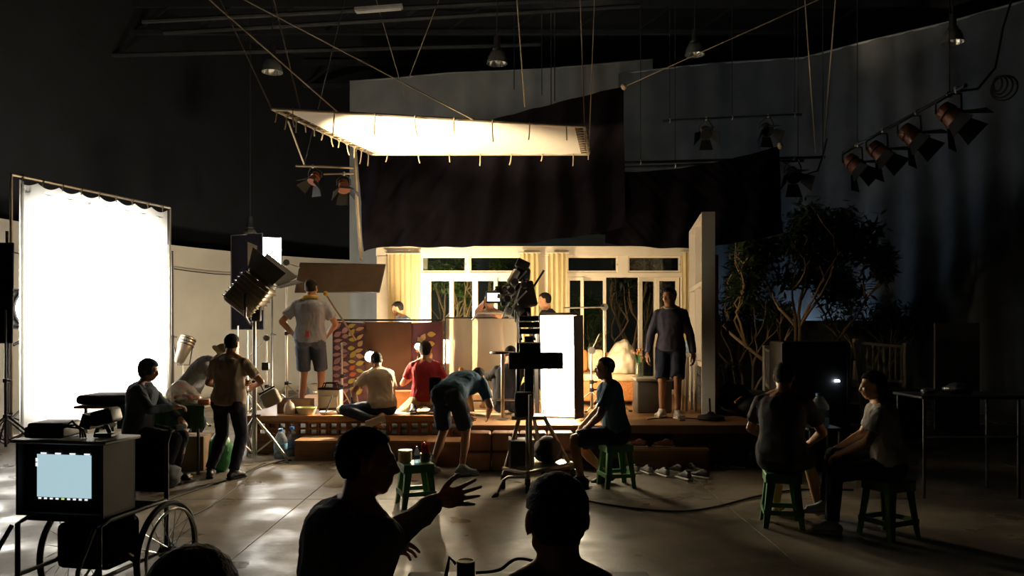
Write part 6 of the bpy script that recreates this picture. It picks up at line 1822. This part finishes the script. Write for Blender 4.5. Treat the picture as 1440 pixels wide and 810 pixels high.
# equipment table at the far right
c = Vector((W(1345, 0, 8.0).x, 8.0, 0)); t = T('equipment_table', 'dark table with steel legs in the gloom at right', 'table', c)
MB().rbox(c + Vector((0,0,0.98)), (1.0, 0.6, 0.03), 0.01).build('tabletop', blackm, t)
for a in (-0.46, 0.46):
    for b in (-0.26, 0.26): MB().tube([c + Vector((a,b,0)), c + Vector((a,b,0.97))], 0.015, 8).build('leg', blackm, t)
MB().tube([c + Vector((-0.46,-0.26,0.6)), c + Vector((0.46,-0.26,0.6))], 0.012, 8).build('rail', steel, t)
foil = mat('crumpled_foil', (0.7, 0.72, 0.75), 0.2, 0.9, bump=0.8, bscale=20)
lump('crumpled silver foil bundle on the dark equipment table', c + Vector((0.02,0,0.995)), (0.14, 0.1, 0.06), foil, 'foil_bundle', 'foil', 21)
lump('small silver foil piece on the dark equipment table', c + Vector((-0.25,0.05,0.995)), (0.08, 0.06, 0.03), foil, 'foil_bundle', 'foil', 24)
t = T('equipment_case', 'big black flight case standing before the dark tree', 'case', (W(1140, 0, 9.3).x, 9.4, 0))
c = Vector((W(1140, 0, 9.3).x, 9.4, 0.75)); MB().rbox(c, (0.75, 0.5, 1.5), 0.02).build('body', blackm, t)
for sx in (-0.375, 0.375): MB().b3(c.x+sx-0.015, c.x+sx+0.015, c.y-0.265, c.y-0.235, 0.02, 1.48).build('edge_trim', darksteel, t)
MB().rbox(c + Vector((0.24,-0.27,0.3)), (0.05, 0.03, 0.025), 0.005, n=1).build('power_lamp', emit('power_led', (0.8, 0.93, 1.0), 20), t, label='tiny glowing white indicator lamp')
MB().rbox(c + Vector((0,-0.26,-0.1)), (0.2, 0.02, 0.1), 0.008, n=1).build('handle', darksteel, t)
bottle('blue water jug standing in the gloom beside the flight case', Vector((W(1152, 0, 8.4).x, 8.4, 0.62)), 0.35, 0.1)
mb = MB(); jx = W(1152, 0, 8.4).x
t = T('side_stand', 'small dark table under the blue water jug', 'table', (jx, 8.4, 0))
MB().rbox((jx, 8.4, 0.605), (0.36, 0.36, 0.03), 0.01).build('top', blackm, t)
for a in (-0.15, 0.15):
    for b in (-0.15, 0.15): MB().tube([(jx+a, 8.4+b, 0), (jx+a, 8.4+b, 0.59)], 0.012, 6).build('leg', darksteel, t)
t = T('grey_flat', 'grey plain wall flat standing in the gloom', 'wall flat', (W(1347, 0, 13).x, 13, 0))
MB().b3(W(1315, 0, 13).x, W(1378, 0, 13).x, 13, 13.04, 0, W(0, 454, 13).z).build('panel', mat('grey_flat_paint', (0.25, 0.25, 0.24), 0.7), t)
for px in (1320, 1373): MB().b3(W(px, 0, 13).x-0.03, W(px, 0, 13).x+0.03, 13.04, 13.1, 0, W(0, 454, 13).z).build('stile', woodbox_m, t)
# ================================================================ PEOPLE
def X(px, Y): return (px-720.0)*Y/F
CGREY = cloth_mat('grey_shirt', (0.13, 0.135, 0.15)); CDARK = cloth_mat('black_shirt', (0.022, 0.022, 0.026)); CNAVY = cloth_mat('navy_shirt', (0.075, 0.07, 0.10))
CBLUE = cloth_mat('grey_blue_tee', (0.34, 0.36, 0.42)); CBEIGE = cloth_mat('beige_tee', (0.40, 0.31, 0.23)); CRED = cloth_mat('red_tee', (0.2, 0.018, 0.025))
CTEAL = cloth_mat('teal_tee', (0.05, 0.11, 0.17)); CPALE = cloth_mat('pale_tee', (0.45, 0.44, 0.42)); CSTONE = cloth_mat('stone_tee', (0.5, 0.42, 0.32)); CMAUVE = cloth_mat('mauve_tee', (0.45, 0.40, 0.45))
JEANS = cloth_mat('dark_jeans', (0.03, 0.045, 0.075)); NSHORT = cloth_mat('navy_shorts', (0.028, 0.035, 0.055)); BTROU = cloth_mat('dark_trousers', (0.025, 0.025, 0.035))
CLONG = cloth_mat('pale_blue_shirt', (0.36, 0.38, 0.45)); HOODM = cloth_mat('dark_blue_hood', (0.05, 0.065, 0.09)); HATM = cloth_mat('olive_hat', (0.28, 0.2, 0.11)); CAPM = cloth_mat('black_cap', (0.02, 0.02, 0.022))
SEAT = dict(pelvis=(0, 0, 0.53))
def seated(**k):
    d = dict(pelvis=(0, 0, 0.585), lean=(-2, 6), lf=((-0.14, 0.42, 0.09), (0, 1, 0.3)), rf=((0.14, 0.42, 0.09), (0, 1, 0.3)),
             lh=((-0.17, 0.36, 0.66), (-1, -0.5, -0.3)), rh=((0.17, 0.36, 0.66), (1, -0.5, -0.3)), lhn=(0, 0.2, 1), rhn=(0, 0.2, 1))
    d.update(k); return d

# foreground
def watch(t, p): pass
person('person in grey shirt seated with back turned, arm stretched out gesturing', (-0.61, 2.72, 0), -48, 1.74,
       **seated(lean=(6, 15), pelvis=(0, 0, 0.53), head=(-30, 4, 0), rh=((-0.055, 0.49, 0.985), (-0.65, -0.35, -0.7)), hands=('relaxed', 'open'), rhd=(0.38, 0.87, 0.12), rhn=(0.75, -0.6, 0.1),
                lh=((-0.13, 0.26, 0.78), (-0.35, -1, -0.8)), lhn=(-0.7, 0, 0.6)),
       top=CGREY, sleeve=2, bottom=BTROU, hair='short', voxel=0.008, seed=1.0, build=1.06)
person('person with short black hair seated behind the tin table, back turned', (0.12, 2.0, 0), 6, 1.68, **seated(head=(8, 2, 0), pelvis=(0, 0, 0.525)), top=CDARK, bottom=BTROU, hair='short', voxel=0.008, seed=2.0)
person('person whose dark round head peeks up beside the wheelchair', (-0.576, 1.4, 0), 0, 1.66, **seated(pelvis=(0, 0, 0.505)), top=CDARK, bottom=BTROU, hair='thick', voxel=0.009, seed=3.0)
# left group
person('hooded person in dark blue seated on stool at green table', (-3.98, 8.5, 0), -85, 1.66,
       **seated(lean=(2, 10), lf=((-0.14, 0.32, 0.09), (0, 1, 0.3)), rf=((0.12, 0.30, 0.09), (0, 1, 0.3)), rh=((0.12, 0.40, 0.82), (1, -0.5, -0.5)), lh=((-0.2, 0.36, 0.66), (-1, -0.5, 0)), head=(0, 14, 0)), top=HOODM, sleeve=2, bottom=BTROU, hair='hood', hatm=HOODM, seed=4.0, loose=0.01)
person('man in beige T-shirt and dark trousers standing with back turned by table', (X(322, 8.75), 8.75, 0), -8, 1.63, pelvis=(0, 0, 0.86), lean=(0, 6), head=(-6, 10, 0),
       lf=((-0.23, 0.02, 0.08), (0, 1, 0)), rf=((0.06, -0.02, 0.08), (0, 1, 0)), lfd=(-0.4, 1, 0), rfd=(0.3, 1, 0), lh=((-0.13, 0.26, 0.98), (-1, -0.7, 0)), rh=((0.16, 0.28, 1.0), (1, -0.7, 0)),
       top=CBEIGE, sleeve=0.6, bottom=BTROU, hair='short', seed=5.0, build=1.05)
person('man in brimmed hat and pale blue shirt leaning over the green table', (X(262, 9.95), 9.98, 0), -88, 1.7, pelvis=(0, 0, 0.88), lean=(30, 58), head=(-10, 35, 0),
       lf=((-0.12, -0.1, 0.08), (0, 1, 0)), rf=((0.12, 0.05, 0.08), (0, 1, 0)), lh=((-0.2, 0.62, 0.95), (-0.6, -0.4, -1)), rh=((0.2, 0.7, 0.98), (0.8, -0.4, -1)),
       top=CLONG, sleeve=2, bottom=JEANS, hair='hat', hatm=HATM, seed=6.0, loose=0.01)
def blue_extra(t, p):
    fr = p['frame']; k = p['k']
    MB().ring(p['N'] + Vector((0, -0.005, 0.0)), 0.098, 0.027, (0, 0.25, 1), 28, 10).build('neck_towel', mat('yellow_towel', (0.72, 0.5, 0.1), 0.9, bump=0.3), t, True)
    q, r_, f_ = fr(0.06*k); q = q - f_*0.178 + r_*0.0
    pk = MB().rbox(q, (0.055, 0.03, 0.09), 0.01).build('walkie_talkie', mat('red_pouch', (0.5, 0.05, 0.07), 0.5), t, True)
    MB().tube([q + Vector((0, 0, 0.04)), q + Vector((0.01, 0, 0.16))], 0.008, 6).build('antenna', rope_m, pk, True)
    MB().ring(p['LW'], 0.034, 0.012, p['LW']-p['LE'], 16, 6).build('wristwatch', blackplastic, t, True)
person('man in grey-blue T-shirt with yellow neck towel standing hand on hip', (X(435, 11.15), 11.2, DK), 2, 1.86, pelvis=(0, 0, 1.01), lean=(0, 4), head=(-15, 2, 0),
       lf=((-0.13, 0.0, 0.08), (0, 1, 0)), rf=((0.14, 0.02, 0.08), (0, 1, 0)), lfd=(-0.25, 1, 0), rfd=(0.25, 1, 0),
       lh=((-0.23, 0.06, 1.05), (-1, -0.5, 0)), rh=((0.19, 0.22, 1.05), (1, -0.5, 0)), top=CBLUE, sleeve=0.6, bottom=NSHORT, legs='shorts', shoes=None, hair='crop', seed=7.0, extra=blue_extra, build=1.05, loose=0.008)
# crew on the deck edge
def slipper(t, p):
    d = Vector((0.9, 0.1, 0.35)).normalized(); 
    MB().rbox(p['LA'] + Vector((0.03, -0.05, -0.01)), (0.26, 0.03, 0.10), 0.014, look_rot((0.1, -0.9, 0.2)) if False else Matrix.Rotation(R(-18), 3, 'Y')).build('slipper', SOLE, t, True)
person('person in beige shirt and jeans sitting cross-legged on deck edge', (X(537, 10.62), 10.62, DK), 18, 1.66, pelvis=(0, 0, 0.13), lean=(10, 26), side=-4, head=(5, 25, 0),
       lf=((-0.16, -0.26, -0.04), (-1, 0.2, 0.2)), rf=((0.02, 0.27, 0.06), (-0.55, 1, 0.7)), lfd=(0.95, -0.1, -0.25), rfd=(-0.5, 0.5, 0),
       lh=((-0.30, 0.16, 0.10), (-1, -0.6, 0)), rh=((0.06, 0.30, 0.36), (0.35, -0.6, -0.8)), top=CSTONE, sleeve=0.6, bottom=JEANS, shoes=None, hair='short', seed=8.0, loose=0.015, extra=slipper)
person('person in red T-shirt kneeling on white mat with back turned', (X(597, 10.88), 10.88, DK), 0, 1.72, pelvis=(0, 0, 0.2), lean=(4, 8), head=(-3, 8, 0),
       lf=((-0.14, -0.10, 0.06), (-0.2, 1, 0.1)), rf=((0.14, -0.10, 0.06), (0.2, 1, 0.1)), lfd=(0.1, -1, 0), rfd=(-0.1, -1, 0),
       lh=((-0.16, 0.27, 0.50), (-0.75, -0.6, -0.7)), rh=((0.15, 0.28, 0.46), (0.75, -0.6, -0.7)), top=CRED, sleeve=0.55, bottom=cloth_mat('khaki_trousers', (0.3, 0.23, 0.14)), hair='thick', seed=9.0)
def belt_bag(t, p):
    q, r_, f_ = p['frame'](0.0); c = q - r_*0.16 - f_*0.1
    MB().rbox(c, (0.12, 0.09, 0.2), 0.02).build('belt_pouch', blackcloth, t, True)
person('person in teal T-shirt and shorts bending over the deck edge', (X(632, 8.95), 8.95, 0), -28, 1.74, pelvis=(0, 0, 0.91), lean=(62, 92), head=(0, 62, 0),
       lf=((-0.20, -0.06, 0.08), (0, 1, 0)), rf=((0.13, 0.06, 0.08), (0, 1, 0)), lfd=(-0.2, 1, 0), rfd=(0.9, 0.6, 0), lh=((-0.14, 0.56, 0.62), (-1, -0.2, 0)), rh=((0.16, 0.60, 0.63), (0.6, -0.6, 0)),
       hands=('relaxed', 'flat'), top=CTEAL, sleeve=0.6, bottom=NSHORT, legs='shorts', shoes=SHOEG, hair='short', seed=10.0, extra=belt_bag, build=1.05)
person('person in black with a cap squatting beside the crane', (X(714, 10.75), 10.72, DK), -18, 1.7, pelvis=(0, 0, 0.16), lean=(6, 16), head=(6, 12, 0),
       lf=((-0.16, 0.36, 0.08), (-0.4, 0.6, 1)), rf=((0.2, 0.36, 0.08), (0.6, 0.6, 1)), lh=((-0.2, 0.42, 0.42), (-1, -0.3, 0)), rh=((0.22, 0.42, 0.42), (1, -0.3, 0)),
       top=CDARK, sleeve=2, bottom=BTROU, shoes=None, hair='cap', hatm=CAPM, seed=11.0)
person('camera operator in mauve T-shirt reaching for the monitor', (X(690, 11.65), 11.7, DK), 176, 1.7, pelvis=(0, 0, 0.91), lean=(2, 8), head=(-20, 8, 0),
       rh=((0.02, 0.75, 1.56), (1, -0.2, 0.6)), lh=((-0.12, 0.72, 1.34), (-1, -0.2, -0.6)), hands=('grip', 'grip'), top=CMAUVE, sleeve=0.6, bottom=cloth_mat('khaki_shorts', (0.4, 0.32, 0.2)), legs='shorts', shoes=None, hair='short', seed=12.0)
person('man in black shirt standing behind the fluorescent bank', (X(772, 12.35), 12.4, DK), 70, 1.74, pelvis=(0, 0, 0.93), lean=(0, 6), head=(10, 10, 0), top=CDARK, sleeve=0.6, bottom=BTROU, shoes=None, hair='short', seed=13.0)
person('person in blue shirt standing behind the fabric screen', (X(569, 12.7), 12.75, DK), 80, 1.62, pelvis=(0, 0, 0.87), lean=(2, 12), head=(5, 22, 0), top=cloth_mat('mid_blue_shirt', (0.2, 0.26, 0.4)), sleeve=0.6, bottom=JEANS, shoes=None, hair='short', seed=14.0)
def collar(t, p): MB().ring(p['N'] + Vector((0, 0.01, 0.0)), 0.075, 0.016, (0, 0.3, 1), 24, 8).build('neckerchief', cloth_mat('pale_kerchief', (0.35, 0.34, 0.3)), t, True)
person('man in navy long-sleeved shirt and shorts standing on the deck', (X(943, 10.25), 10.25, DK), 168, 1.70, pelvis=(0, 0, 0.91), lean=(0, 3), head=(-35, 6, 0),
       lf=((-0.09, 0.14, 0.08), (0, 1, 0)), rf=((0.11, -0.04, 0.08), (0, 1, 0)), lfd=(-0.35, 1, 0), rfd=(0.35, 1, 0), lh=((-0.29, 0.06, 0.80), (-1, -0.5, 0)), rh=((0.29, 0.08, 0.80), (1, -0.5, 0)),
       top=CNAVY, sleeve=2, bottom=NSHORT, legs='shorts', build=0.95, shoes=mat('white_sock', (0.6, 0.56, 0.5), 0.9), hair='thick', seed=15.0, extra=collar)
# seated on stools
person('man in dark shirt and shorts seated sideways on green stool', (1.09, 8.35, 0), 82, 1.72,
       **seated(lean=(6, 14), head=(4, 2, 0), lf=((-0.10, 0.36, 0.09), (-0.2, 1, 0.3)), rf=((0.16, 0.12, 0.10), (0.2, 1, 0.2)), rfd=(0.2, 1, -0.35), lh=((-0.12, 0.30, 0.62), (-1, -0.4, 0)), rh=((0.17, 0.36, 0.60), (1, -0.5, 0))),
       top=CTEAL, sleeve=0.6, bottom=NSHORT, legs='shorts', shoes=SHOEB, hair='crop', seed=16.0)
person('man in dark grey T-shirt seated on green stool, back turned', (2.27, 6.7, 0), -30, 1.74,
       **seated(lean=(4, 12), head=(8, 6, 0), lf=((-0.12, 0.36, 0.09), (0, 1, 0.3)), rf=((0.22, 0.46, 0.09), (0, 1, 0.3))), top=cloth_mat('charcoal_tee', (0.085, 0.08, 0.085)), sleeve=0.6, bottom=cloth_mat('dark_shorts', (0.04, 0.04, 0.05)), legs='shorts', shoes=None, hair='short', seed=17.0, build=1.08)
person('woman in pale top seated on green stool in the gloom', (3.0, 6.35, 0), 70, 1.62,
       **seated(lean=(4, 14), head=(0, 8, 0), lf=((-0.12, 0.42, 0.09), (0, 1, 0.3)), rf=((0.02, 0.46, 0.22), (0, 1, 0.5))), top=CPALE, sleeve=0.6, bottom=BTROU, shoes=SHOEG, hair='thick', seed=18.0)
